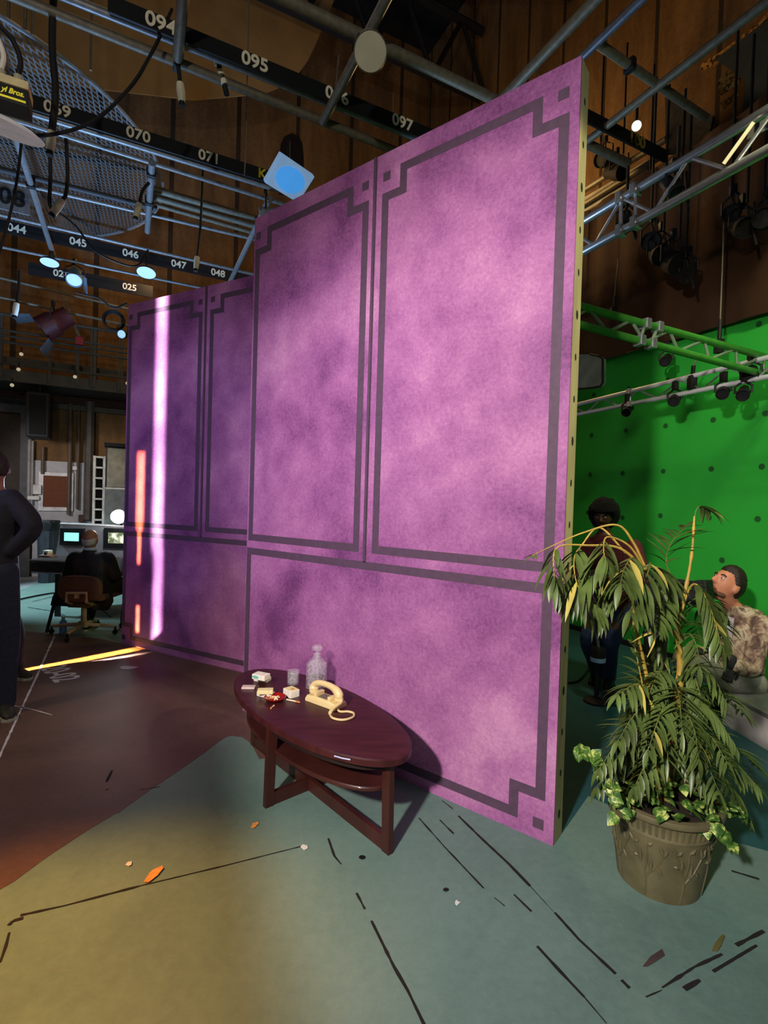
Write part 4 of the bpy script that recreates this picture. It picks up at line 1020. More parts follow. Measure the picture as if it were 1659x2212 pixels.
# black cloth, roof panel, gold mesh, sign
m = MB(); poly = [(1436, 195), (1452, 190), (1500, 225), (1540, 250), (1530, 300), (1490, 330), (1438, 332)]
tag(MB().prism([pu(x, y, 5.9) for x, y in poly], D1*.05).build('hanging_cloth', mat('charcoal burlap', (48, 44, 38), .95, var=.4, scale=20)), 'charcoal cloth hanging beside the small glowing lamp', 'cloth')
poly = [(1545, 128), (1700, 10), (1700, 300), (1600, 260), (1612, 180), (1600, 165)]
tag(MB().prism([pu(x, y, 6.1) for x, y in poly], D1*.04).build('roof_panel', mat('dark green grey sheet', (44, 50, 44), .8, var=.2)), 'dark green grey sheet overhead at the upper right corner', 'panel')
def mk_gold():
    m, nt, b, ob = new_mat('mesh painted lamplit gold')
    n_ = noise_out(nt, ob, 22, 3, .6); c = ramp(nt, n_, [(.4, (70, 46, 20)), (.55, (200, 146, 72))]); nt.links.new(c, b.inputs['Base Color']); b.inputs['Roughness'].default_value = .4; b.inputs['Metallic'].default_value = .2
    return m
GOLD = mk_gold()  # gold tone painted in for lamplight on wired glass
for poly, lab in [([(1548, 178), (1572, 150), (1598, 168), (1596, 180), (1556, 205)], 'gold lit mesh patch beside the overhead sheet'), ([(1556, 112), (1640, 48), (1662, 22), (1662, 34), (1600, 96), (1548, 138), (1516, 152), (1512, 140)], 'narrow gold lit mesh strip above the overhead sheet'), ([(1556, 222), (1590, 198), (1596, 204), (1562, 234)], 'small gold lit mesh sliver below the overhead sheet')]:
    tag(MB().prism([pu(x, y, 6.2) for x, y in poly], D1*.02).build('gold_mesh', GOLD), lab, 'mesh', 'gold lit mesh pieces')
uS = 3.75; c = pu(1652, 268, uS); t = thing('sign_board', 'tan sign board with a dark 10 beside silver truss', 'sign', c)
a = [(1613, 302), (1622, 265), (1720, 205), (1720, 245)]
MB().prism([pu(*p, uS) for p in a], D1*.01).build('board', mat('tan board', (160, 156, 140), .7), t)
xx = pu(1660, 256, uS)-pu(1630, 274, uS)
text_part('10', .17, pu(1652, 266, uS)-D1*.006, xx, UP, BLACK, t, 'number', .004)
# pale rod at the truss, given a glow of its own
t = thing('glow_rod', 'glowing cream rod leaning between sign and truss', 'rod', pu(1565, 350, 3.5))
MB().tube([pu(1563, 354, 3.5), pu(1628, 264, 3.5)], .012, 8).build('tube', mat('cream lit rod', (240, 226, 170), .4, emit=.6), t, True)
# dark lamps and hoists behind the truss
GH = 'dark lamps hung behind the upper right truss'
HB = mat('matt black casing', (13, 12, 12), .8); HD = mat('dull dark lens', (44, 40, 34), .5)
for i, (x, y, u_, r, dd, lab) in enumerate([(1296, 345, 5.6, .10, (-.8, -.5, -.4), 'dark lamp directly right of the scenery wall edge'), (1345, 372, 5.6, .10, (.3, -.8, -.5), 'dark lamp below the 100 board'), (1402, 440, 5.4, .09, (-.6, -.7, -.3), 'dark lamp behind the truss near the red lamp'), (1462, 418, 3.6, .06, (.2, -.5, -.8), 'dark clamp lamp on the lower truss pipe'), (1352, 490, 3.62, .06, (-.2, -.5, -.8), 'dark clamp lamp under the lower truss pipe'),
    (1405, 522, 4.6, .09, (-.5, -.7, -.4), 'topmost dark lamp of the row before the brown curtain'), (1432, 552, 4.6, .10, (-.2, -.8, -.5), 'second dark lamp of the row before the brown curtain'), (1466, 572, 4.6, .10, (.1, -.8, -.6), 'third dark lamp of the row before the brown curtain'), (1480, 596, 4.6, .07, (-.6, -.5, -.6), 'lowest dark lamp of the row before the brown curtain'),
    (1578, 462, 4.6, .07, (-.6, -.6, -.5), 'dark lamp before the brown curtain, near the right edge'), (1612, 492, 4.6, .085, (-.2, -.8, -.5), 'dark big drum lamp near the right edge'), (1648, 470, 4.6, .08, (-.7, -.6, -.2), 'dark lamp cut by the right edge')]):
    c = pu(x, y, u_); t = par('stage_light', lab, c, dd, r*3, r, HB, HD, r*2.4, GH)
    rng = random.Random(x)
    q = c+UP*r*2.2; P_ = [q, q+V3((.05, 0, -r*2)), q+V3((.07, -.03, -r*4.0)), q+V3((.09, .02, -r*2.5)), q+V3((.08, .03, .05))]
    MB().tube(catmull(P_, 5), .010, 6).build('lead', HB, t, True)
    MB().tube([c+UP*r*2.4, c+UP*(r*2.4+(.35 if u_ < 4 else 1.4))], .012, 6).build('drop_pipe', HB, t)
par('stage_light', 'red and white lamp behind the struts of the silver truss', pu(1438, 405, 5.3), (-.4, -.7, -.5), .3, .17, mat('dark red lamp body', (120, 24, 34), .5), mat('dull lens', (150, 150, 140), .4), .2)
# upper mesh gangway seen behind the flat edge
t = thing('gangway', 'dim grey gangway behind the silver truss', 'gangway', pu(1330, 420, 5.9))
for y in (395, 425, 450): MB().tube([pu(1255, y+20, 5.9), pu(1440, y-95, 5.9)], .04, 8).build('rail', WSTEEL, t)
MB().prism([pu(1255, 430, 5.95), pu(1400, 345, 5.95), pu(1400, 375, 5.95), pu(1255, 462, 5.95)], D1*.05).build('kick_board', mat('pale grey board', (150, 146, 132), .7), t)

# =================================================================== FAR LEFT: CATWALK, WALL FITTINGS, DESK
VC = 10.4
ct = thing('catwalk', 'grey steel catwalk with railings along the far left wall', 'catwalk', pv(140, 825, VC))
def hz(y140): return pv(140, y140, VC).z
u0, u1 = pv(-80, 800, VC).dot(D1), pv(420, 860, VC).dot(D1)
CATG = mat('dull grey catwalk paint', (72, 69, 61), .6, var=.15)
z0, z1 = hz(836), hz(812)
MB().prism([W(u0, VC, z0), W(u1, VC, z0), W(u1, VC, z1), W(u0, VC, z1)], D2*.05).build('fascia', CATG, ct)
MB().prism([W(u0, VC+.05, z0), W(u1, VC+.05, z0), W(u1, VB-.05, z0), W(u0, VB-.05, z0)], UP*.04).build('deck', DKGREY, ct)
MB().prism([W(u0, VC+.35, hz(792)), W(u1, VC+.35, hz(792)), W(u1, VC+.35, hz(776)), W(u0, VC+.35, hz(776))], D2*.03).build('toe_board', CATG, ct)
for y, r in ((801, .022), (757, .022), (744, .02), (733, .02), (700, .026)):
    MB().tube([W(u0, VC-.02, hz(y)), W(u1, VC-.02, hz(y))], r, 8).build('rail', CATG, ct)
for x in (2, 205, 198, 258, 264, 108, 168):
    u = pv(x, 770, VC).dot(D1); w_ = .05 if x in (2, 205, 168) else .03
    MB().box(W(u, VC, (hz(830)+hz(700))/2), (w_, .04, hz(700)-hz(830)), rz(AN)).build('post', CATG, ct)
GBU = 'small pale bulbs strung below the catwalk rail'
for x, y in ((40, 798), (162, 814), (275, 828), (26, 832), (46, 765)):
    c = pv(x, y, VC-.06); t = thing('bulb', 'small pale bulb hanging on the catwalk railing', 'bulb', c, GBU)
    MB().ball(c, .03, n=10, m=8).build('globe', mat('pale bulb glass', (226, 214, 180), .4, emit=.4), t, True); MB().tube([c, c+UP*.12], .012, 6).build('cord', BLACK, t)
# second beam under the catwalk
MB_ = MB().prism([W(u0, VB-.1, hz(868)), W(u1, VB-.1, hz(868)), W(u1, VB-.1, hz(856)), W(u0, VB-.1, hz(856))], D2*.08)
struct(MB_.build('trim_4', CATG, origin=(0, 0, 0)))
struct(MB().prism([W(u0, VB-.12, hz(855)), W(u1, VB-.12, hz(855)), W(u1, VB-.12, hz(838)), W(u0, VB-.12, hz(838))], D2*.02).build('trim_5', mat('dark red brown beam', (56, 34, 26), .8), origin=(0, 0, 0)))
# black loudspeaker hung
c = pv(86, 900, 10.6); t = thing('loudspeaker', 'big black loudspeaker hung under the catwalk', 'loudspeaker', c)
a, b = pv(62, 850, 10.6), pv(110, 950, 10.6)
MB().box(c, ((b-a).dot(D1), .5, a.z-b.z), rz(AN), .03).build('cabinet', BLACK, t); 
MB().prism([W(a.dot(D1)+.05, 10.345, b.z+.05), W(b.dot(D1)-.05, 10.345, b.z+.05), W(b.dot(D1)-.05, 10.345, a.z-.05), W(a.dot(D1)+.05, 10.345, a.z-.05)], -D2*.01).build('grille', mat('black grille', (10, 10, 11), .9), t)
MB().tube([W(c.dot(D1), 10.6, a.z-.02), W(c.dot(D1), 10.6, hz(836)+.01)], .03, 8).build('hanger', BLACK, t)
# conduits
def conduit(label, x, y0, y1, r, m_):
    a = pv(x, y0, VB-.09); b = pv(x, y1, VB-.09)
    tag(MB().tube([a, V3((a.x, a.y, b.z))], r, 8).build('wall_conduit', m_), label, 'conduit', 'conduits on the far wall')
BRC = mat('brown painted conduit', (92, 78, 66), .6); PAC = mat('pale painted conduit', (150, 146, 146), .6)
conduit('brown conduit just right of the cork board', 153, 872, 1112, .035, BRC)
conduit('thinner brown conduit left of the thick post', 171, 872, 1100, .025, BRC)
conduit('thick brown grey post right of the cork board', 195, 868, 1122, .085, mat('grey brown post', (88, 80, 74), .6))
conduit('pale conduit beside the door frame', 64, 950, 1090, .028, PAC)
conduit('thin pale conduit second from the door frame', 71, 952, 1090, .02, PAC)
conduit('brown bent conduit above the cork board', 93, 965, 1024, .03, BRC)
# cork board
a, b = pv(94, 1027, VB-.06), pv(148, 1096, VB-.06)
t = thing('cork_board', 'brown cork board in a white frame on the far wall', 'notice board', (a+b)/2)
ua, ub, za, zb = a.dot(D1), b.dot(D1), a.z, b.z
MB().prism([W(ua, VB-.06, zb), W(ub, VB-.06, zb), W(ub, VB-.06, za), W(ua, VB-.06, za)], D2*.02).build('cork_sheet', mat('brown cork', (112, 66, 44), .9, var=.15, scale=50), t)
m = MB()
for (x0, x1, y0, y1) in ((ua-.07, ua, zb-.07, za+.07), (ub, ub+.07, zb-.07, za+.07), (ua, ub, za, za+.06), (ua, ub, zb-.07, zb)):
    m.prism([W(x0, VB-.075, y0), W(x1, VB-.075, y0), W(x1, VB-.075, y1), W(x0, VB-.075, y1)], D2*.035)
m.build('frame', mat('white board frame', (226, 220, 222), .5), t)
def wallbox(label, x0, y0, x1, y1, m_, dp=.1, name='wall_box'):
    a, b = pv(x0, y0, VB-.03-dp/2), pv(x1, y1, VB-.03-dp/2)
    tag(MB().box(W((a.dot(D1)+b.dot(D1))/2, VB-.032-dp/2, (a.z+b.z)/2), (b.dot(D1)-a.dot(D1), dp, a.z-b.z), rz(AN), .01).build(name, m_), label, 'box', 'boxes on the far wall')
WB = mat('white box enamel', (214, 210, 206), .5)
wallbox('white electrical box left of the cork board', 72, 1047, 90, 1068, WB)
wallbox('long white box below the pale conduits', 60, 1071, 86, 1080, WB)
wallbox('small white box between the two brown conduits', 157, 1007, 167, 1016, WB)
wallbox('dark rusty box low on the wall by the thick post', 170, 1112, 182, 1128, mat('rusty box', (80, 52, 40), .7))
wallbox('pale blue notice on the dark door beside the standing person', 12, 1021, 28, 1066, mat('pale blue paper', (150, 178, 200), .6), .02, 'door_notice')
# white ladder rack
VK = 10.6
t = thing('storage_rack', 'narrow white rack of dark cubbies beside the grey cabinet', 'rack', pv(214, 1120, VK))
ul, ur = pv(204, 1050, VK).dot(D1), pv(225, 1050, VK).dot(D1); zt, zb = pv(214, 986, VK).z, 0
WR = mat('white rack enamel', (206, 202, 196), .5)
for u in (ul, ur): MB().box(W(u, VK, zt/2), (.04, .3, zt), rz(AN)).build('upright', WR, t)
n = 12
for k in range(n):
    z = zt-.02-k*(zt/12); MB().box(W((ul+ur)/2, VK, z), (ur-ul, .3, .03), rz(AN)).build('shelf', WR, t)
MB().box(W((ul+ur)/2, VK+.155, zt/2), (ur-ul, .012, zt), rz(AN)).build('back_panel', BLACK, t)
# grey cabinet with corrugated top
t = thing('steel_cabinet', 'tall grey cabinet with a corrugated upper section', 'cabinet', pv(250, 1100, VK))
ua, ub = pv(229, 1050, VK).dot(D1), pv(290, 1050, VK).dot(D1)
zm = pv(250, 1056, VK).z; zt = pv(250, 964, VK).z
MB().box(W((ua+ub)/2, VK, zm/2), (ub-ua, .5, zm), rz(AN), .01).build('lower_body', mat('mid grey enamel', (112, 116, 116), .5), t)
m = MB()
for k in range(14):
    u = ua+.06+(ub-ua-.12)*k/13; m.tube([W(u, VK-.22, zm+.03), W(u, VK-.22, zt-.06)], .04, 6)
m.build('corrugated_front', mat('pale corrugated sheet', (152, 146, 130), .6, var=.25), t, True)
MB().box(W((ua+ub)/2, VK+.05, (zm+zt)/2), (ub-ua, .38, zt-zm-.002), rz(AN)).build('upper_body', DKGREY, t)
MB().box(W((ua+ub)/2, VK-.02, zt+.0), (ub-ua+.06, .56, .06), rz(AN)).build('top_rail', BLACK, t)
MB().box(W((ua+ub)/2, VK-.255, zm+.005), (ub-ua, .01, .03), rz(AN)).build('ledge', WB, t)
# bin with dark liner
c = pz(102, 1262, 0); c = pd(102, 1255, 8.9); c.z = 0
t = thing('waste_bin', 'dark ribbed waste bin with a liner behind the desk', 'bin', c)
zt = pd(102, 1124, 8.9).z
MB().lathe([(.0, 0), (.13, 0), (.165, zt-.06), (.175, zt-.05), (.175, zt), (.15, zt), (.14, zt-.3), (.0, zt-.3)], c, n=28, wob=lambda t, i: 1+.03*math.cos(14*t)).build('bin_body', mat('blue grey plastic', (46, 54, 62), .5), t, True)
MB().lathe([(.18, zt-.03), (.185, zt-.12), (.176, zt-.16), (.15, zt+.004)], c, n=28, wob=lambda t, i: 1+.05*math.cos(9*t+i)).build('liner', mat('dark liner', (30, 36, 40), .35), t, True)
# desk and console
VD = pd(100, 1220, 6.5).dot(D2)
YD = 6.45
dl, dr_ = pd(72, 1215, YD), pd(330, 1222, YD)
dk = thing('desk', 'long dark desk with pale edges at the far left', 'desk', V3(((dl.x+dr_.x)/2, YD+.3, 0)))
xl, xr = dl.x, dr_.x; zt = pd(110, 1208, YD).z
DESKM = mat('dark desk laminate', (52, 44, 44), .5); DEDGE = mat('pale desk edge', (160, 156, 158), .5)
MB().box(((xl+xr)/2, YD+.3, zt-.02), (xr-xl, .7, .04)).build('desk_top', DESKM, dk)
MB().box(((xl+xr)/2, YD-.056, zt-.012), (xr-xl, .012, .02)).build('edge_strip', DEDGE, dk)
MB().box(((xl+xr)/2, YD-.03, zt-.105), (xr-xl-.02, .03, .12)).build('drawer_front', DESKM, dk)
MB().box(((xl+xr)/2, YD-.05, zt-.17), (xr-xl-.02, .012, .014)).build('edge_strip', DEDGE, dk)
for x in (xl+.32, xr-.1):
    for y in (YD+.0, YD+.6): MB().box((x, y, (zt-.04)/2), (.05, .05, zt-.04)).build('leg', DESKM, dk)
# console with two screens
cz = zt
p = [(120, 1200), (131, 1131), (330, 1140), (330, 1206)]
YC = YD+.38
q = [pd(x, y, YC) for x, y in p]; q[0].z = q[3].z = cz
cs = thing('mixing_console', 'pale grey slanted console holding two monitors on desk', 'console', V3(((q[0].x+q[2].x)/2, YC, cz)))
CONG = mat('pale grey console', (158, 160, 166), .5, var=.06)
MB().prism([v+V3((0, 0, .001)) for v in q], V3((0, .3, 0))).build('housing', CONG, cs)
MB().tube([q[1], q[2]], .015, 6).build('top_edge', WB, cs)
def screen(lab, x0, y0, x1, y1, bx, mscr):
    Y = YC-.02
    a, b = pd(x0, y0, Y), pd(x1, y1, Y); cx_, czz = (a.x+b.x)/2, (a.z+b.z)/2; ww, hh = b.x-a.x, a.z-b.z
    t = MB().box((cx_-bx*.0, Y, czz), (ww+.13, .04, hh+.12), None, .006).build('monitor', BLACK, cs)
    MB().box((cx_, Y-.021, czz), (ww, .004, hh)).build('screen', mscr, t)
screen('', 141, 1150, 172, 1169, 0, mat('teal lit screen', (150, 232, 220), .4, var=.02, emit=1.1))
def mk_pict():
    m, nt, b, ob = new_mat('lit picture screen')
    n_ = noise_out(nt, ob, 14, 2, .5); c = ramp(nt, n_, [(.4, (84, 96, 70)), (.52, (168, 172, 140)), (.62, (235, 238, 215))])
    nt.links.new(c, b.inputs['Emission Color']); b.inputs['Emission Strength'].default_value = 1.0; nt.links.new(c, b.inputs['Base Color']); return m
screen('', 236, 1150, 268, 1174, 0, mk_pict())
# bright lamp on a stand beside the console
c = pd(254, 1116, YC-.06)
t = thing('work_lamp', 'glaring white lamp on the console beside scenery wall', 'lamp', c)
R = frame(V3((1, 0, 0)), (CAM-c).normalized())
MB().ball(c, .085, n=20, m=12).build('globe', mat('glaring lamp', (255, 255, 250), .4, var=0, emit=14), t, True)
MB().lathe([(.10, -.02), (.07, -.09), (.0, -.10)], c, R, 24).build('reflector', ALU, t, True)
MB().tube([c-UP*.06+V3((0, .06, 0)), V3((c.x, c.y+.1, q[1].z+.001))], .014, 8).build('stand', BLACK, t)
# clutter on desk left
for lab, x, y, s, m_ in [('cream box at the left end of the far desk', 70, 1203, (.07, .09, .09), PACKW), ('amber packet in front of the cream box on the far desk', 52, 1206, (.09, .07, .06), mat('amber card', (196, 170, 110), .6)), ('flat pinkish book on the far desk by the waste bin', 98, 1202, (.16, .12, .03), mat('pink brown card', (150, 110, 96), .7))]:
    c = pd(x, y, YD+.2); c.x = max(c.x, xl+.05); t = thing('desk_item', lab, 'box', V3((c.x, YD+.2, zt)), 'boxes on the far desk')
    MB().box((c.x, YD+.2, zt+s[2]/2+.0005), s, None, .004).build('carton', m_, t); MB().box((c.x, YD+.2-s[1]/2-.0006, zt+s[2]*.55), (s[0]*.5, .001, s[2]*.4)).build('label_patch', DKGREY, t)
# cables on the far floor
def floor_cable(lab, px, r, m_=BLACK):
    tag(MB().tube(catmull([V3((*pz(x, y).xy, r+.003)) for x, y in px], 8), r, 7).build('floor_cable', m_, None, True), lab, 'cable', 'cables on the floor')
floor_cable('dark cable on the pale floor left of the seated man', [(22, 1302), (60, 1293), (108, 1284), (140, 1282)], .012)
floor_cable('thin dark cable on the teal floor behind the scenery edge', [(1228, 1478), (1250, 1472), (1270, 1450), (1280, 1430)], .008)
# blue bottle by the chair
c = V3((*pz(136, 1367).xy, .003)); t = thing('water_bottle', 'pale blue water bottle on the floor by the desk chair', 'bottle', c)
c2 = pd(140, 1342, c.y); hgt = .17
MB().lathe([(.0, 0), (.034, 0), (.037, .02), (.037, .12), (.016, .15), (.016, hgt), (.0, hgt)], c, n=18).build('bottle_body', mat('pale blue bottle', (120, 165, 225), .3), t, True)
MB().lathe([(.018, hgt-.015), (.018, hgt+.01), (.0, hgt+.01)], c, n=16).build('cap', WB, t, True)
# dark leaning strut by the chair
a = V3((*pz(101, 1366).xy, .004)); b = pd(118, 1300, a.y)
tag(MB().tube([a, b], .018, 8).build('leaning_strut', NAVY), 'short dark strut standing left of the desk chair', 'strut')
# =================================================================== PEOPLE
def fuse(m, name, mats, parent, voxel=.012, it=4):
    me = bpy.data.meshes.new('tmp'); me.from_pydata(m.v, [], m.f); me.update()
    bm = bmesh.new(); bm.from_mesh(me); bmesh.ops.recalc_face_normals(bm, faces=bm.faces); bm.to_mesh(me); bm.free()
    o = bpy.data.objects.new('tmp', me); COL.objects.link(o)
    r = o.modifiers.new('r', 'REMESH'); r.mode = 'VOXEL'; r.voxel_size = voxel
    if it:
        s = o.modifiers.new('s', 'SMOOTH'); s.factor = .5; s.iterations = it
    dg = bpy.context.evaluated_depsgraph_get(); me2 = bpy.data.meshes.new_from_object(o.evaluated_get(dg))
    bpy.data.objects.remove(o); bpy.data.meshes.remove(me)
    b = MB().mesh(me2); bpy.data.meshes.remove(me2)
    return b.build(name, mats, parent, True)
def limb(m, pts, rs, k=5, n=12):
    cp = catmull(pts, k); N = len(cp); M = len(pts)-1
    rr = []
    for i in range(N):
        t = i/(N-1)*M; a = min(int(t), M-1); rr.append(rs[a]+(rs[a+1]-rs[a])*(t-a))
    m.tube(cp, rr, n); m.ball(cp[0], rr[0], n=12, m=8); m.ball(cp[-1], rr[-1], n=12, m=8)
def loft(m, rings, n=20):
    vs = []; fs = []
    for c, rt, fw, a, b in rings:
        for k in range(n):
            t = 2*PI*k/n; vs.append(V3(c)+V3(rt)*(a*math.cos(t))+V3(fw)*(b*math.sin(t)))
    for i in range(len(rings)-1):
        for k in range(n): fs.append((i*n+k, i*n+(k+1) % n, (i+1)*n+(k+1) % n, (i+1)*n+k))
    fs += [tuple(range(n))[::-1], tuple(range((len(rings)-1)*n, len(rings)*n))]
    m.add(vs, fs)
def head_geo(m, c, fw, up, s=1.0):
    fw = V3(fw).normalized(); up = V3(up); up = (up-fw*up.dot(fw)).normalized(); rt = fw.cross(up); R = Matrix((rt, fw, up)).transposed()
    def sh(v, w):
        x, y, z = v
        k = 1-.28*max(0, -z)**1.4
        w = V3((w.x*k, w.y*(1-.12*max(0, -z)), w.z))
        if y > 0:
            w.y += .010*math.exp(-((z+.85)/.2)**2)*max(0, 1-abs(x)*2)          # chin
            w.y -= .010*math.exp(-((z-.02)/.16)**2)*math.exp(-((abs(x)-.36)/.16)**2)*y   # eye sockets
            w.y += .006*math.exp(-((z-.22)/.12)**2)*max(0, 1-abs(x)*1.2)       # brow
            w.y += .007*math.exp(-((z+.5)/.1)**2)*max(0, 1-abs(x)*2.4)         # lips
        return w*s
    m.ball(c, (.076, .094, .116), R, 32, 24, sh)
    P = lambda x, y, z: V3(c)+R@(V3((x, y, z))*s)
    m.tube([P(0, .088, .018), P(0, .101, -.006), P(0, .110, -.026), P(0, .094, -.036)], [.009*s, .011*s, .014*s, .010*s], 10)
    m.ball(P(.011, .096, -.030), .009*s, n=8, m=6); m.ball(P(-.011, .096, -.030), .009*s, n=8, m=6)
    for q in (-1, 1):
        m.ball(P(q*.080, -.004, -.010), (.013*s, .021*s, .034*s), R, 10, 8)
    return P, R
def face_parts(P, R, s, par_, lid):
    for q in (-1, 1):
        MB().ball(P(q*.029, .080, .006), (.0125*s, .010*s, .0085*s), R, 12, 8).build('eye', mat('eye white', (200, 195, 190), .3), par_, True)
        MB().ball(P(q*.029, .0885, .006), (.005*s, .003*s, .005*s), R, 10, 6).build('iris', mat('dark iris', (24, 16, 12), .3), par_, True)
        MB().tube([P(q*.014, .092, .024), P(q*.03, .092, .029), P(q*.046, .080, .024)], .004*s, 6).build('eyebrow', lid, par_, True)
    MB().tube([P(-.022, .086, -.062), P(0, .097, -.060), P(.022, .086, -.062)], [.002*s, .005*s, .002*s], 6).build('mouth', mat('lip', (140, 74, 66), .5), par_, True)
def hair_cap(name, P, R, c, s, m_, par_, front=.5, low=-.5, grow=1.16, wob=.06):
    def sh(v, w):
        x, y, z = v; n1 = noise.noise(v*7+V3(c)); n2 = noise.noise(V3((x*19, y*19, z*8))+V3(c))
        if y > .5: lim = front
        elif y > 0: lim = -.12+(front+.12)*(y/.5)**1.5
        else: lim = -.12+(low+.12)*min(1, -y/.6)
        k = z-lim+.07*n1+.05*n2
        if k > 0: t = min(1, k/.3); g = 1.01+(grow-1.01)*t*(2-t)+wob*t*(n1*.7+n2)
        else: g = 1-.14*min(1, -k/.15)
        j = 1-.28*max(0, -z)**1.4
        return V3((w.x*j*g, (w.y*(1-.12*max(0, -z)))*g-.002, w.z*g))*s
    m = MB(); m.ball(c, (.076, .094, .116), R, 48, 36, sh); return m.build(name, m_, par_, True)
def hand_geo(m, w, d, pn, s=1.0, curl=.5, thumb=1):
    d = V3(d).normalized(); pn = V3(pn); pn = (pn-d*pn.dot(d)).normalized(); sd = d.cross(pn)
    w = V3(w)
    loft(m, [(w, sd, pn, .026*s, .018*s), (w+d*.035*s, sd, pn, .036*s, .016*s), (w+d*.085*s, sd, pn, .042*s, .013*s), (w+d*.095*s, sd, pn, .038*s, .010*s)], 14)
    for k, L in enumerate((.068, .078, .072, .056)):
        b = w+d*.09*s+sd*((-.031+.0207*k)*s); dd = d+sd*(-.06+.04*k); q = b.copy(); pts = [b-d*.02*s, b]
        for j, f in enumerate((.45, .31, .24)):
            a = curl*(.5+.35*j); dv = (dd.normalized()*math.cos(a*(j+1)*.7)-pn*math.sin(a*(j+1)*.7)); q = q+dv*L*f*s; pts.append(q.copy())
        m.tube(pts, [.0095*s, .0095*s, .0088*s, .0082*s, .0066*s], 8); m.ball(pts[-1], .0066*s, n=8, m=6)
    b = w+d*.025*s-sd*thumb*.026*s; pts = [b, b+(d*.5-sd*thumb*.8-pn*.2)*.032*s, b+(d*.8-sd*thumb*.6-pn*.45)*.058*s, b+(d*1.0-sd*thumb*.4-pn*.6)*.076*s]
    m.tube(pts, [.013*s, .0115*s, .010*s, .0075*s], 8)
def shoe(name, ank, toe_dir, m_, sole, par_, L=.27):
    f = V3((toe_dir[0], toe_dir[1], 0)).normalized(); sd = V3((-f.y, f.x, 0)); a = V3((ank[0], ank[1], 0))
    R = [(-.07, .030, .05, .075), (-.02, .038, .055, .105), (.04, .040, .05, .085), (.11, .046, .035, .06), (.165, .040, .026, .046), (.19, .02, .016, .03)]
    m = MB(); vs = []; fs = []; n = 16
    for x, w, hc, h in R:
        for k in range(n):
            t = 2*PI*k/n; z = max(.014, .045*0+h*.5+.014+h*.5*math.sin(t)); vs.append(a+f*(x*L/.27)+sd*(w*math.cos(t))+UP*z)
    for i in range(len(R)-1):
        for k in range(n): fs.append((i*n+k, i*n+(k+1) % n, (i+1)*n+(k+1) % n, (i+1)*n+k))
    fs += [tuple(range(n))[::-1], tuple(range((len(R)-1)*n, len(R)*n))]
    o = m.add(vs, fs).build(name, m_, par_, True)
    pts = [(-.08, -.03), (-.02, -.042), (.1, -.05), (.17, -.042), (.2, 0), (.17, .042), (.1, .05), (-.02, .042), (-.08, .03), (-.092, 0)]
    MB().prism([a+f*(x*L/.27)+sd*y+UP*.001 for x, y in pts], UP*.022).build('sole', sole, o)
SOLE = mat('pale grey sole', (150, 150, 138), .7)
SHOEK = mat('dark shoe leather', (38, 40, 34), .6)

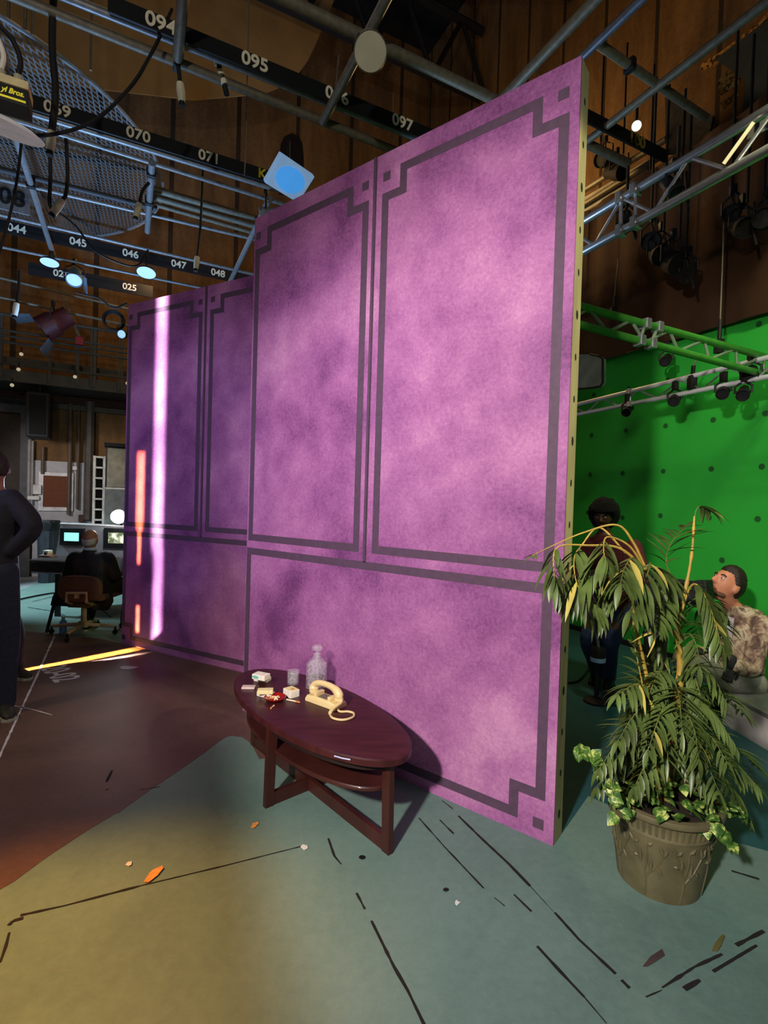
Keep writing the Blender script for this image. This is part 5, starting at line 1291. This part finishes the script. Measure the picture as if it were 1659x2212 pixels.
# ---- seated man at the desk, seen from behind
def seated():
    Y = 5.72
    hc = pd(195, 1166, Y); pel = pd(198, 1316, Y-.02); pel.z = .52
    t = thing('person', 'seated bald man with white hair in a dark jacket, back to us', 'person', V3((pel.x, pel.y, 0)), 'people on the stage')
    rt, fw = V3((1, 0, 0)), V3((0, 1, 0))
    nk = V3((hc.x, Y-.0, hc.z-.13)); ch = V3((pel.x-.005, Y-.01, pel.z+.27)); ws = V3((pel.x, Y-.03, pel.z+.13))
    shL, shR = pd(160, 1208, Y), pd(234, 1208, Y)
    elL, wrL = pd(147, 1246, Y+.1), pd(160, 1206, Y+.58)
    elR, wrR = pd(250, 1242, Y+.1), pd(262, 1207, Y+.58)
    zt = wrL.z = wrR.z = pd(110, 1208, 6.45).z+.035
    knL, knR = V3((pel.x-.2, Y+.44, .52)), V3((pel.x+.22, Y+.42, .52))
    anL, anR = V3((pel.x-.12, Y+.12, .1)), V3((pel.x+.26, Y+.22, .1))
    m = MB()
    loft(m, [(pel-UP*.06, rt, fw, .15, .11), (pel, rt, fw, .165, .125), (ws, rt, fw, .15, .115), (ch, rt, fw, .17, .125), (nk-UP*.05, rt, fw, .12, .08), (nk, rt, fw, .058, .06), (nk+UP*.06, rt, fw, .055, .06)])
    P, R = head_geo(m, hc, fw*.95-UP*.15, UP)
    for s, e, w_ in ((shL, elL, wrL), (shR, elR, wrR)): limb(m, [s, e, w_], [.055, .042, .028])
    hand_geo(m, wrL, (0.2, 1, -.1), UP, .95, .35, -1); hand_geo(m, wrR, (-.2, 1, -.1), UP, .95, .35, 1)
    for h, k, a in ((pel+V3((-.09, 0, -.02)), knL, anL), (pel+V3((.09, 0, -.02)), knR, anR)):
        limb(m, [h, h.lerp(k, .5), k], [.085, .075, .058]); limb(m, [k, k.lerp(a, .45), a], [.056, .05, .036])
    fuse(m, 'body', SKIN3, t, .010)
    face_parts(P, R, 1, t, HAIRW)
    # ring of white hair round the sides, bald crown
    h = MB()
    n = 26; vs = []; fs = []
    for i, z in enumerate((-.07, -.045, -.02, .006)):
        for k in range(n+1):
            a = PI*.92+ (PI*1.16)*k/n
            g = 1.07-.02*abs(i-1.2); rr = math.sqrt(max(.05, 1-(z/.116)**2)); vs.append(hc+R@V3((.076*g*rr*math.cos(a), .094*g*rr*math.sin(a), z+.016*math.cos((k/n-.5)*2*PI)*-1)))
    for i in range(3):
        for k in range(n): fs.append((i*(n+1)+k, i*(n+1)+k+1, (i+1)*(n+1)+k+1, (i+1)*(n+1)+k))
    ho = h.add(vs, fs).build('hair', HAIRW, t, True); md = ho.modifiers.new('t', 'SOLIDIFY'); md.thickness = .012
    j = MB()
    loft(j, [(pel-UP*.07, rt, fw, .19, .15), (pel+UP*.05, rt, fw, .195, .15), (ws, rt, fw, .185, .14), (ch, rt, fw, .225, .15), (V3((pel.x, Y, shL.z+.02)), rt, fw, .215, .12), (V3((pel.x, Y, shL.z+.065)), rt, fw, .15, .10), (nk-UP*.0, rt, fw, .075, .08), (nk+UP*.025, rt, fw, .064, .068)])
    for s, e, w_ in ((shL, elL, wrL), (shR, elR, wrR)): limb(j, [s+(V3((pel.x, Y, s.z))-s)*.3, s, e, e.lerp(w_, .88)], [.085, .078, .066, .046])
    # jacket skirt spreading over the chair at the left
    sk = [pd(140, 1250, Y), pd(108, 1308, Y-.02), pd(132, 1312, Y), pd(165, 1318, Y)]
    loft(j, [(pd(150, 1255, Y), rt, fw, .10, .05), (pd(138, 1290, Y), rt, fw, .13, .045), (pd(134, 1309, Y), rt, fw, .135, .03)])
    loft(j, [(pd(228, 1262, Y), rt, fw, .07, .06), (pd(226, 1300, Y), rt, fw, .10, .05), (pd(215, 1318, Y), rt, fw, .10, .03)])
    fuse(j, 'jacket', NAVY, t, .011)
    tr = MB()
    for h, k, a in ((pel+V3((-.09, 0, -.03)), knL, anL), (pel+V3((.09, 0, -.03)), knR, anR)):
        limb(tr, [h, h.lerp(k, .5), k], [.105, .094, .076]); limb(tr, [k, k.lerp(a, .45), a+UP*.0], [.076, .066, .056])
    fuse(tr, 'trousers', mat('black trousers', (16, 16, 19), .85), t, .012)
    shoe('shoe', anL, (-.1, 1), SHOEK, SOLE, t); shoe('shoe', anR, (.15, 1), SHOEK, SOLE, t)
    MB().lathe([(.066, .01), (.070, .03), (.064, .045)], nk+UP*.0, n=20).build('shirt_collar', mat('pale blue shirt', (170, 195, 225), .8), t, True)
    # chair
    c = V3((pd(176, 1360, 5.62).x, 5.66, 0))
    k = thing('office_chair', 'brown swivel chair with a brass coloured back bracket and star base', 'chair', c)
    BRW = mat('brown upholstery', (88, 62, 48), .8, var=.15); BRS = mat('dull brass metal', (214, 186, 142), .45, .2)
    bc = pd(170, 1272, 5.50); 
    loft_m = MB()
    n = 28; vs = []
    prof = lambda t: (abs(math.cos(t))**.65*math.copysign(1, math.cos(t)), abs(math.sin(t))**.65*math.copysign(1, math.sin(t)))
    for yy, sc2 in ((-.03, .93), (-.015, 1), (.02, 1), (.035, .93)):
        for i in range(n):
            x, z = prof(2*PI*i/n); vs.append(V3((bc.x+.235*sc2*x, bc.y+yy+.03*x*x, bc.z+.145*sc2*z)))
    fs = [(r*n+i, r*n+(i+1) % n, (r+1)*n+(i+1) % n, (r+1)*n+i) for r in range(3) for i in range(n)]+[tuple(range(n))[::-1], tuple(range(3*n, 4*n))]
    loft_m.add(vs, fs).build('backrest', BRW, k, True)
    MB().box((c.x+.04, c.y+.12, .425), (.46, .44, .075), None, .03).build('seat', BRW, k, True)
    b0, b1 = pd(144, 1281, 5.45), pd(187, 1281, 5.45); yb = 5.45
    m = MB(); m.tube([V3((b0.x, yb+.10, .36)), V3((b0.x, yb, .40)), V3((b0.x, yb, b0.z)), V3((b1.x, yb, b1.z)), V3((b1.x, yb, .40)), V3((b1.x, yb+.10, .36))], .016, 8)
    m.build('back_bracket', BRS, k); MB().box(((b0.x+b1.x)/2, yb+.01, b0.z-.03), (.045, .03, .05)).build('bracket_clip', BRS, k)
    MB().box((c.x, c.y+.02, .35), (.24, .26, .07), None, .01).build('mechanism', mat('grimy brass', (110, 96, 74), .5, .4), k)
    MB().lathe([(.05, .08), (.055, .14), (.03, .15), (.028, .32), (.0, .32)], c, n=20).build('column', BRS, k, True)
    for a in range(4):
        d = V3((math.cos(a*PI/2+.08), math.sin(a*PI/2+.08), 0)); e = c+d*.34
        MB().tube([c+UP*.11, c+d*.2+UP*.10, e+UP*.085], [.022, .02, .016], 8).build('base_arm', BRS, k, True)
        cs_ = MB().tube([e+UP*.09, e+UP*.055], .012, 8).build('caster', BLACK, k, True); MB().lathe([(.0, -.012), (.026, -.012), (.028, 0), (.026, .012), (.0, .012)], e+UP*.0285, frame(UP, V3((-d.y, d.x, 0))), 16).build('wheel', BLACK, cs_, True)
seated()

# ---- standing man cut by the left edge
def standing():
    Y = 3.5
    hc = pd(-12, 1012, Y); 
    t = thing('person', 'standing person in dark jacket and jeans, hand on hip, at left edge', 'person', V3((hc.x, Y, 0)), 'people on the stage')
    fw = V3((.35, .94, 0)); rt = V3((.94, -.35, 0))
    pel = pd(-18, 1238, Y); nk = hc-UP*.13; ch = pd(-14, 1125, Y); ws = pd(-16, 1190, Y)
    shR, shL = pd(24, 1082, Y), pd(-62, 1085, Y)
    elR, wrR = pd(70, 1137, Y-.03), pd(22, 1196, Y-.05)
    elL, wrL = pd(-100, 1150, Y), pd(-70, 1205, Y-.1)
    hR, hL = pel+rt*.09, pel-rt*.09
    knR, anR = pd(14, 1385, Y+.02), V3((*pz(6, 1541).xy, .1))
    knL, anL = pd(26, 1365, Y+.35), V3((*pz(28, 1462).xy, .1))
    m = MB()
    loft(m, [(pel-UP*.05, rt, fw, .15, .11), (pel, rt, fw, .155, .115), (ws, rt, fw, .14, .105), (ch, rt, fw, .165, .12), (nk-UP*.05, rt, fw, .12, .08), (nk, rt, fw, .056, .058), (nk+UP*.06, rt, fw, .054, .058)])
    P, R = head_geo(m, hc, (-.75, .6, -.1), UP)
    limb(m, [shR, elR, wrR], [.055, .042, .03]); limb(m, [shL, elL, wrL], [.055, .042, .03])
    hand_geo(m, wrR, (-.9, .1, -.35), (0, -1, .1), .95, .5, 1); hand_geo(m, wrL, (.9, -.2, -.3), (0, -1, 0), .95, .5, -1)
    for h, k, a in ((hR, knR, anR), (hL, knL, anL)): limb(m, [h, k, a], [.085, .056, .038])
    fuse(m, 'body', SKIN3, t, .010); face_parts(P, R, 1, t, HAIRB)
    hair_cap('hair', P, R, hc, 1.0, HAIRB, t, .5, -.5, 1.1)
    j = MB()
    loft(j, [(pel-UP*.02, rt, fw, .185, .145), (pel+UP*.06, rt, fw, .18, .14), (ws, rt, fw, .172, .13), (ch, rt, fw, .195, .145), (ch+UP*.12, rt, fw, .18, .12), (nk-UP*.07, rt, fw, .12, .09), (nk-UP*.02, rt, fw, .075, .075)])
    for s, e, w_ in ((shR, elR, wrR), (shL, elL, wrL)): limb(j, [s.lerp(ch+UP*.1, .2), s, e, e.lerp(w_, .9)], [.09, .082, .066, .05])
    fuse(j, 'jacket', NAVY, t, .011)
    q = MB()
    for h, k, a in ((hR, knR, anR), (hL, knL, anL)): limb(q, [h+UP*.02, h.lerp(k, .5), k, k.lerp(a, .55), a-UP*.02], [.11, .098, .08, .075, .078])
    loft(q, [(pel-UP*.09, rt, fw, .16, .12), (pel+UP*.03, rt, fw, .165, .125)])
    fuse(q, 'jeans', mat('worn dark denim', (28, 36, 50), .85, var=.3, scale=50), t, .012)
    shoe('boot', anR, (.55, -.5), SHOEK, SOLE, t, .29); shoe('boot', anL, (.55, -.2), SHOEK, SOLE, t, .29)
standing()

# ---- person with a round afro behind the camera rig
def afro():
    Y = 4.35
    hc = pd(1303, 1116, Y); fw = V3((-.55, -.8, -.15)); 
    t = thing('person', 'person with a large round afro in a maroon top and jeans', 'person', V3((pd(1315, 1300, Y).x, Y, 0)), 'people on the stage')
    f2 = V3((-.5, -.87, 0)); rt = f2.cross(UP).normalized()
    pel = pd(1322, 1315, Y); nk = hc+V3((.03, .03, -.13)); ch = pd(1320, 1205, Y); ws = pd(1322, 1262, Y)
    sA, sB = ch+rt*.17+UP*.10, ch-rt*.17+UP*.10
    eA, wA = ch+rt*.25-UP*.17+f2*.05, ch+rt*.12-UP*.2+f2*.32
    eB, wB = ch-rt*.25-UP*.17+f2*.05, ch-rt*.10-UP*.2+f2*.34
    hA, hB = pel+rt*.085, pel-rt*.085
    kA, kB = pd(1272, 1385, Y-.05), pd(1318, 1388, Y-.12)
    aA, aB = V3((*pz(1288, 1470).xy, .1)), V3((*pz(1314, 1482).xy, .1))
    m = MB()
    loft(m, [(pel-UP*.05, rt, f2, .145, .11), (pel, rt, f2, .15, .11), (ws, rt, f2, .13, .1), (ch, rt, f2, .155, .115), (nk-UP*.05, rt, f2, .11, .075), (nk, rt, f2, .052, .054), (nk+UP*.06, rt, f2, .05, .054)])
    P, R = head_geo(m, hc, fw, UP, .96)
    limb(m, [sA, eA, wA], [.05, .038, .027]); limb(m, [sB, eB, wB], [.05, .038, .027])
    hand_geo(m, wA, f2-UP*.1, UP, .9, .8, 1); hand_geo(m, wB, f2-UP*.1, UP, .9, .8, -1)
    for h, k, a in ((hA, kA, aA), (hB, kB, aB)): limb(m, [h, k, a], [.085, .055, .037])
    fuse(m, 'body', SKIN2, t, .010); face_parts(P, R, .96, t, HAIRK)
    h = MB(); a0 = hc+R@V3((0, -.035, .035))
    def ws_(v, w):
        k = 1+.07*noise.noise(v*5)+.04*noise.noise(v*13)
        if v.y > .2 and v.z < .22: k *= 1-.5*min(1, (v.y-.2)*1.6)*min(1, (.22-v.z)*2.2)
        return w*k
    h.ball(a0-UP*.012, (.128, .134, .142), R, 40, 26, ws_); h.build('afro_hair', HAIRK, t, True)
    j = MB()
    loft(j, [(pel+UP*.02, rt, f2, .165, .13), (ws, rt, f2, .155, .12), (ch, rt, f2, .18, .135), (ch+UP*.11, rt, f2, .17, .11), (nk-UP*.06, rt, f2, .11, .085), (nk-UP*.02, rt, f2, .068, .07)])
    for s, e, w_ in ((sA, eA, wA), (sB, eB, wB)): limb(j, [s, e, e.lerp(w_, .85)], [.072, .058, .042])
    fuse(j, 'maroon_top', MAROON, t, .011)
    q = MB()
    for h_, k, a in ((hA, kA, aA), (hB, kB, aB)): limb(q, [h_+UP*.02, h_.lerp(k, .5), k, k.lerp(a, .55), a-UP*.02], [.105, .092, .074, .066, .062])
    loft(q, [(pel-UP*.09, rt, f2, .155, .12), (pel+UP*.04, rt, f2, .16, .125)])
    fuse(q, 'jeans', DENIM, t, .012)
    shoe('boot', aA, (-.5, -.8), BLACK, BLACK, t, .27); shoe('boot', aB, (-.3, -.9), BLACK, BLACK, t, .27)
afro()

# ---- man in the mottled hoodie, looking up
def hoodie():
    Y = 3.92
    hc = pd(1570, 1263, Y); fw = V3((-.82, -.2, .54)); up = V3((.54, .0, .84))
    t = thing('person', 'bearded man in a mottled camouflage hoodie sitting and gazing upward', 'person', V3((pd(1600, 1480, Y).x, Y, 0)), 'people on the stage')
    pel = pd(1596, 1468, Y); ws = pd(1602, 1428, Y); ch = pd(1601, 1364, Y); nk = pd(1580, 1306, Y)
    f2 = V3((-.94, -.3, 0)).normalized(); rt = V3((-f2.y, f2.x, 0)); rt = f2.cross(UP)
    near = V3((-f2.y, f2.x, 0)); near = near if near.y < 0 else -near
    far = -near
    sN, sF = ch+near*.15+UP*.09, ch+far*.15+UP*.09
    eN, wN = pd(1624, 1442, Y-.20), pd(1580, 1438, Y-.24)
    eF, wF = pd(1560, 1420, Y+.2), pd(1510, 1408, Y+.1)
    hN, hF = pel+near*.09, pel+far*.09
    kN, aN = pd(1484, 1437, Y-.16), V3((*pz(1512, 1560).xy, .09))
    aN = V3((pd(1505, 1540, Y-.14).x, Y-.14, .09)); kF, aF = pd(1478, 1418, Y+.16), V3((pd(1492, 1530, Y+.2).x, Y+.2, .09))
    m = MB()
    loft(m, [(pel-UP*.06, rt, f2, .14, .12), (pel, rt, f2, .15, .12), (ws, rt, f2, .14, .11), (ch, rt, f2, .165, .12), (ch+UP*.14, rt, f2, .10, .075)])
    limb(m, [ch+UP*.12+f2*.02, nk, hc-up*.06-fw*.02], [.068, .060, .060])
    P, R = head_geo(m, hc, fw, up, 1.2)
    limb(m, [sN, eN, wN], [.052, .04, .029]); limb(m, [sF, eF, wF], [.052, .04, .029])
    for h, k, a in ((hN, kN, aN), (hF, kF, aF)): limb(m, [h, k, a], [.085, .056, .038])
    fuse(m, 'body', SKIN1, t, .009); face_parts(P, R, 1.2, t, HAIRB)
    hair_cap('hair', P, R, hc, 1.2, HAIRB, t, .52, -.55, 1.17, .05)
    b = MB()
    for k in range(15):
        a = -1.15+2.3*k/14
        b.mi(0).ball(P(.058*math.sin(a), .076*math.cos(a)-.004, -.078-.016*math.cos(a)), (.019, .014, .019), R, 8, 6)
    b.tube([P(-.02, .098, -.05), P(0, .105, -.048), P(.02, .098, -.05)], .005, 6)
    fuse(b, 'beard', mat('short brown beard', (96, 66, 48), .8, var=.3, scale=80), t, .008, 2)
    g = MB(); hand_geo(g, wN, V3((-.35, -.1, -.9)), V3((-.5, -.8, .1)), .86, .7, 1); limb(g, [wN+UP*.05, wN], [.033, .032])
    fuse(g, 'glove', mat('dark work glove', (34, 36, 36), .8), t, .006, 2)
    g = MB(); hand_geo(g, wF, V3((-.8, -.1, -.5)), V3((0, -.3, 1)), 1.0, .5, -1); limb(g, [wF+V3((.05, 0, 0)), wF], [.033, .032])
    fuse(g, 'glove', MATS['dark work glove'], t, .007, 2)
    j = MB()
    loft(j, [(pel-UP*.03, rt, f2, .165, .135), (pel+UP*.05, rt, f2, .17, .14), (ws, rt, f2, .16, .13), (ch, rt, f2, .175, .135), (ch+UP*.11, rt, f2, .165, .12), (ch+UP*.17+f2*.03, rt, f2, .115, .095), (ch+UP*.205+f2*.05, rt, f2, .082, .08)])
    for s, e, w_ in ((sN, eN, wN), (sF, eF, wF)): limb(j, [s.lerp(ch, .2), s, s.lerp(e, .5), e, e.lerp(w_, .85)], [.078, .076, .07, .066, .05])
    limb(j, [ch-f2*.08+UP*.13-rt*.06, ch-f2*.12+UP*.12, ch-f2*.08+UP*.13+rt*.06], [.05, .055, .05])      # hood lying on the back
    fuse(j, 'hoodie', CAMO, t, .010)
    MB().prism([ch+f2*.155+near*.06+UP*.12, ch+f2*.150-near*.02+UP*.13, ch+f2*.158-near*.02-UP*.06, ch+f2*.16+near*.05-UP*.05], f2*.006).build('undershirt', mat('pale lilac shirt', (214, 200, 206), .8), t)
    q = MB()
    for h, k, a in ((hN, kN, aN), (hF, kF, aF)): limb(q, [h, h.lerp(k, .5), k, k.lerp(a, .55), a], [.115, .10, .082, .074, .07])
    loft(q, [(pel-UP*.10, rt, f2, .155, .14), (pel+UP*.04, rt, f2, .16, .14)])
    fuse(q, 'trousers', LGREY, t, .012)
    shoe('shoe', aN, f2, SHOEK, SOLE, t); shoe('shoe', aF, f2, SHOEK, SOLE, t)
    zs = pel.z-.10
    st = thing('apple_box', 'black box seat under the man in the camouflage hoodie', 'box', V3((pel.x, pel.y, 0)))
    R2 = frame(f2)
    MB().box(V3((pel.x, pel.y, (zs-.002)/2)), (.34, .40, zs-.002), R2, .008).build('crate', BLACK, st)
    for s in (-1, 1): MB().box(V3((pel.x, pel.y, zs*.6))+R2@V3((0, s*.2, 0)), (.12, .006, .03), R2).build('hand_slot', HOLE, st)
hoodie()

# ---- camera rig between them
c = V3((*pd(1418, 1330, 3.85).xy, 0))
t = thing('film_camera', 'black film camera on a pedestal half hidden behind the palm', 'camera', c)
a = pd(1420, 1290, 3.85)
cdir = (pd(1530, 1262, 3.6)-pd(1410, 1262, 3.9)).normalized(); R = frame(cdir)
MB().box(a, (.34, .16, .2), R, .015).build('camera_body', BLACK, t)
MB().tube([pd(1430, 1252, 3.85), pd(1504, 1262, 3.66)], .022, 10).build('lens_rod', BLACK, t, True)
MB().tube([a+cdir*.16, a+cdir*.34], [.055, .06], 16).build('lens', BLACK, t, True)
mb_ = pd(1518, 1275, 3.63); MB().box(mb_, (.10, .13, .14), R, .008).build('matte_box', BLACK, t)
MB().box(a+UP*.15, (.2, .06, .03), R, .01).build('top_handle', BLACK, t); 
for s in (-.08, .08): MB().tube([a+R@V3((s, 0, .09)), a+R@V3((s, 0, .15))], .01, 6).build('handle_post', BLACK, t)
MB().lathe([(.0, .12), (.10, .12), (.11, .3), (.08, .34), (.08, .75), (.06, .78), (.06, a.z-.1), (.0, a.z-.1)], c, n=20).build('pedestal', BLACK, t, True)
for k in range(3):
    d = V3((math.cos(k*2.09+.4), math.sin(k*2.09+.4), 0)); lg = MB().tube([c+UP*.2, c+d*.32+UP*.09], .03, 8).build('leg', BLACK, t, True)
    MB().lathe([(.0, -.02), (.055, -.02), (.06, 0), (.055, .02), (.0, .02)], c+d*.32+UP*.063, frame(UP, V3((-d.y, d.x, 0))), 18).build('wheel', DKGREY, lg, True)
# canister with bright rim on a rod
c = pd(1292, 1415, 4.1); r_ = 15/1100*4.1
t = thing('canister', 'dark round canister with a blue lit rim hanging on a rod', 'canister', c)
MB().lathe([(.0, -.07), (r_*.95, -.07), (r_, -.05), (r_, .05), (r_*.9, .065), (.0, .065)], c, n=28).build('drum', BLACK, t, True)
MB().lathe([(r_*1.0, -.052), (r_*1.05, -.05), (r_*1.05, -.02), (r_*1.0, -.018)], c, n=28).build('bright_rim', mat('blue lit rim metal', (150, 190, 230), .35, .3), t, True)  # cool light on the rim painted in as pale blue
MB().tube([c+UP*.06, pd(1284, 1325, 4.1)], .012, 8).build('rod', mat('grey green rod', (110, 120, 112), .5), t, True)
MB().tube([c-UP*.07, V3((c.x, c.y, .03))], .02, 8).build('stand', BLACK, t, True); MB().lathe([(.0, .0), (.10, .0), (.10, .015), (.03, .03), (.0, .03)], V3((c.x, c.y, .002)), n=24).build('base', BLACK, t, True)
# low pale platform at the right edge
b0, b1 = V3((*pz(1560, 1562).xy, 0)), V3((*pz(1662, 1624).xy, 0)); d = (b1-b0).normalized(); nrm = V3((-d.y, d.x, 0)); nrm = nrm if nrm.y > 0 else -nrm
b1 = b1+d*.9; ht = pd(1659, 1555, pz(1659, 1622).y).z
t = thing('low_platform', 'low pale grey platform at the right edge beyond the palm', 'platform', (b0+b1)/2)
PLAT = mat('scuffed pale grey deck', (186, 182, 176), .7, var=.2, scale=6)
MB().prism([b0, b1, b1+UP*ht, b0+UP*ht], nrm*.34).build('front_board', PLAT, t)
MB().prism([b0+nrm*.0+UP*(ht+.001), b1+UP*(ht+.001), b1+nrm*.36+UP*(ht+.001), b0+nrm*.36+UP*(ht+.001)], UP*.03).build('deck_lip', mat('mid grey deck lip', (104, 104, 104), .6), t)
# =================================================================== LIGHTS
def spot(name, loc, tgt, power, color, angle, blend=.4, size=.1):
    l = bpy.data.lights.new(name, 'SPOT'); l.energy = power; l.color = color; l.spot_size = math.radians(angle); l.spot_blend = blend; l.shadow_soft_size = size
    o = bpy.data.objects.new(name, l); COL.objects.link(o); o.location = loc
    o.rotation_euler = (V3(tgt)-V3(loc)).to_track_quat('-Z', 'Y').to_euler(); return o
def area(name, loc, tgt, power, color, sx, sy, spread=180, up=UP):
    l = bpy.data.lights.new(name, 'AREA'); l.shape = 'RECTANGLE'; l.size = sx; l.size_y = sy; l.energy = power; l.color = color; l.spread = math.radians(spread)
    o = bpy.data.objects.new(name, l); COL.objects.link(o)
    z = (V3(loc)-V3(tgt)).normalized(); x = V3(up).cross(z).normalized(); y = z.cross(x)
    o.matrix_world = Matrix(((x.x, y.x, z.x, loc[0]), (x.y, y.y, z.y, loc[1]), (x.z, y.z, z.z, loc[2]), (0, 0, 0, 1))); return o
def point(name, loc, power, color, size=.15):
    l = bpy.data.lights.new(name, 'POINT'); l.energy = power; l.color = color; l.shadow_soft_size = size
    o = bpy.data.objects.new(name, l); COL.objects.link(o); o.location = loc; return o
w = bpy.data.worlds.new('stage gloom'); SC.world = w; w.use_nodes = True
w.node_tree.nodes['Background'].inputs[0].default_value = (.75, .8, 1, 1); w.node_tree.nodes['Background'].inputs[1].default_value = .02
KEY = V3((-1.5, -1.3, 2.9))
spot('key_lamp', KEY, (.55, 2.48, 1.4), 1130, (1, .9, .86), 66, .85, .10)
# unseen black flag, added to cut the key light off the left floor
fp = [pz(515, 1690), pz(612, 2200)]; q = [KEY.lerp(p_, .42) for p_ in fp]; dq = (q[0]-q[1]).normalized()
q = [q[0]+dq*.25, q[1]-dq*.5]; lf = V3((-1, -.15, .02))*1.5
fl_ = thing('added_light_flag', 'added out of view black flag that shades the left floor', 'flag', V3((*((q[0]+q[1])/2+lf*.5).xy, 0)))
MB().prism([q[0], q[1], q[1]+lf, q[0]+lf], UP*.01).build('cloth', BLACK, fl_)
c_ = (q[0]+q[1])/2+lf*.5; MB().tube([V3((c_.x, c_.y, .01)), c_], .02, 8).build('stand_pole', BLACK, fl_, True)
for k in range(3):
    d_ = V3((math.cos(k*2.09), math.sin(k*2.09), 0)); MB().tube([V3((c_.x, c_.y, .35)), V3((c_.x, c_.y, .012))+d_*.4], .012, 6).build('stand_leg', BLACK, fl_, True)
spot('orange_lamp', (-2.3, 1.2, 2.2), (-1.12, 1.5, 0), 520, (1, .43, .11), 44, .8, .12)
spot('warm_floor_fill', (-3.6, 1.7, 3.4), (-1.75, 3.3, 0), 130, (1, .72, .55), 46, .9, .2)  # added warm fill to lift the brown floor
# collimated strips through the gap at the left
def sheet(name, q0, q1, width, power, color, z0, z1, dist, drop, spread=2.0, side=0):
    a = pz(*q0); b = pz(*q1); d = (b-a).normalized()            # along the floor streak towards the wall
    sd = V3((-d.y, d.x, 0))
    c = b-d*dist+sd*side; dn = (d-UP*drop).normalized()
    loc = V3((c.x, c.y, (z0+z1)/2+drop*dist))
    return area(name, loc, loc+dn, power, color, width, (z1-z0), spread)
WQ = ((195, 1432), (352, 1404)); AQ = ((60, 1444), (322, 1393))
sheet('white_slit_lamp', *WQ, .12, 7.5, (1, .86, 1.0), 1.0, 3.62, 3.4, .03, 2.2)
sheet('white_slit_lamp', *WQ, .09, 2.3, (1, .86, 1.0), .0, 1.02, 3.4, .03, 2.4, -.02)
sheet('white_floor_lamp', *WQ, .045, 6, (1, .95, .92), -.36, -.07, 3.4, .25, 1.5)
sheet('amber_slit_lamp', *AQ, .095, 3.2, (1, .36, .1), 1.22, 2.0, 3.4, .03, 1.5)
sheet('amber_slit_lamp', *AQ, .035, .7, (1, .36, .1), .86, 1.24, 3.4, .03, 1.2)  # amber beam split into separate lamps to imitate a silhouette's breaks
sheet('amber_slit_lamp', *AQ, .035, .55, (1, .36, .1), .16, .42, 3.4, .03, 1.2)
sheet('amber_floor_lamp', *AQ, .13, 32, (1, .52, .12), -.62, -.06, 3.0, .28, 1.2, -.06)
# cool daylight lamp behind the scenery, thrown up into the grid
spot('cool_uplight', W(-.6, 6.9, 1.2), W(-1.2, 7.1, 5), 1000, (.3, .56, 1), 100, .6, .2)
spot('cool_uplight', W(-4.3, 7.6, 1.3), W(-4.6, 6.6, 5), 380, (.34, .6, 1), 110, .6, .2)
spot('cool_uplight', W(2.6, 4.6, 3.2), W(3.2, 3.6, 4.6), 110, (.4, .65, 1), 80, .6, .1)
# far left floor and wall
spot('cool_floor_lamp', (-7.2, 6.6, 4.0), pz(190, 1285), 1500, (.62, .86, 1), 46, .6, .1)
spot('work_light', W(-2.6, 8.0, 2.4), W(-.8, 11.4, 1.35), 190, (1, .93, .92), 52, .5, .3)
point('work_glare', pd(245, 1105, YC-.5), 10, (.92, .96, 1), .06)
# near-left cool rim light
wl_ = pd(262, 1050, YC-.2)
spot('rim_lamp', wl_, (-2.85, 3.5, 1.0), 260, (.66, .82, 1), 27, .5, .08)
spot('near_wall_fill', (-3.2, .8, 2.9), A1+E1*.5+UP*1.9, 150, (.62, .55, 1), 46, .9, .3)
spot('far_wall_fill', (-4.2, 2.2, 2.6), A2+E2*1.0+UP*1.8, 150, (.45, .42, 1), 60, .8, .3)
# warm lamps on the panelling
point('warm_lamp', W(4.6, 6.4, 6.2), 150, (1, .62, .24), .25)
point('warm_lamp', W(.3, 9.6, 5.4), 26, (1, .6, .26), .25)
point('warm_lamp', W(-3.4, 10.0, 4.2), 22, (1, .66, .36), .25)
point('warm_lamp', W(-.5, 6.2, 8.2), 18, (1, .7, .36), .3)
point('warm_lamp', W(-4.6, 4.6, 7.6), 12, (1, .72, .45), .3)
# green screen lamp
spot('screen_lamp', W(3.0, .9, 4.6), W(5.2, 2.2, 1.7), 310, (1, .98, .66), 80, .9, .2)
# edge light from the right
spot('edge_lamp', (3.4, .5, 3.3), (.95, 2.25, 2.4), 330, (1, .92, .66), 36, .3, .06)
spot('grid_fill', (-.8, -2.2, 3.2), (-1.2, 5.5, 5.2), 310, (1, .93, .82), 66, .6, .1)  # fill added from the camera side to brighten the grid numerals
area('overhead_soft', (-.3, -2.0, 4.6), (0, 2.5, 1.0), 26, (.9, .93, 1), 2.5, 2.5)  # broad soft area light above and behind the camera
vs_ = SC.view_settings; SC.display_settings.display_device = 'sRGB'; vs_.view_transform = 'Standard'; vs_.look = 'None'; vs_.exposure = 0; vs_.gamma = 1; vs_.use_curve_mapping = False
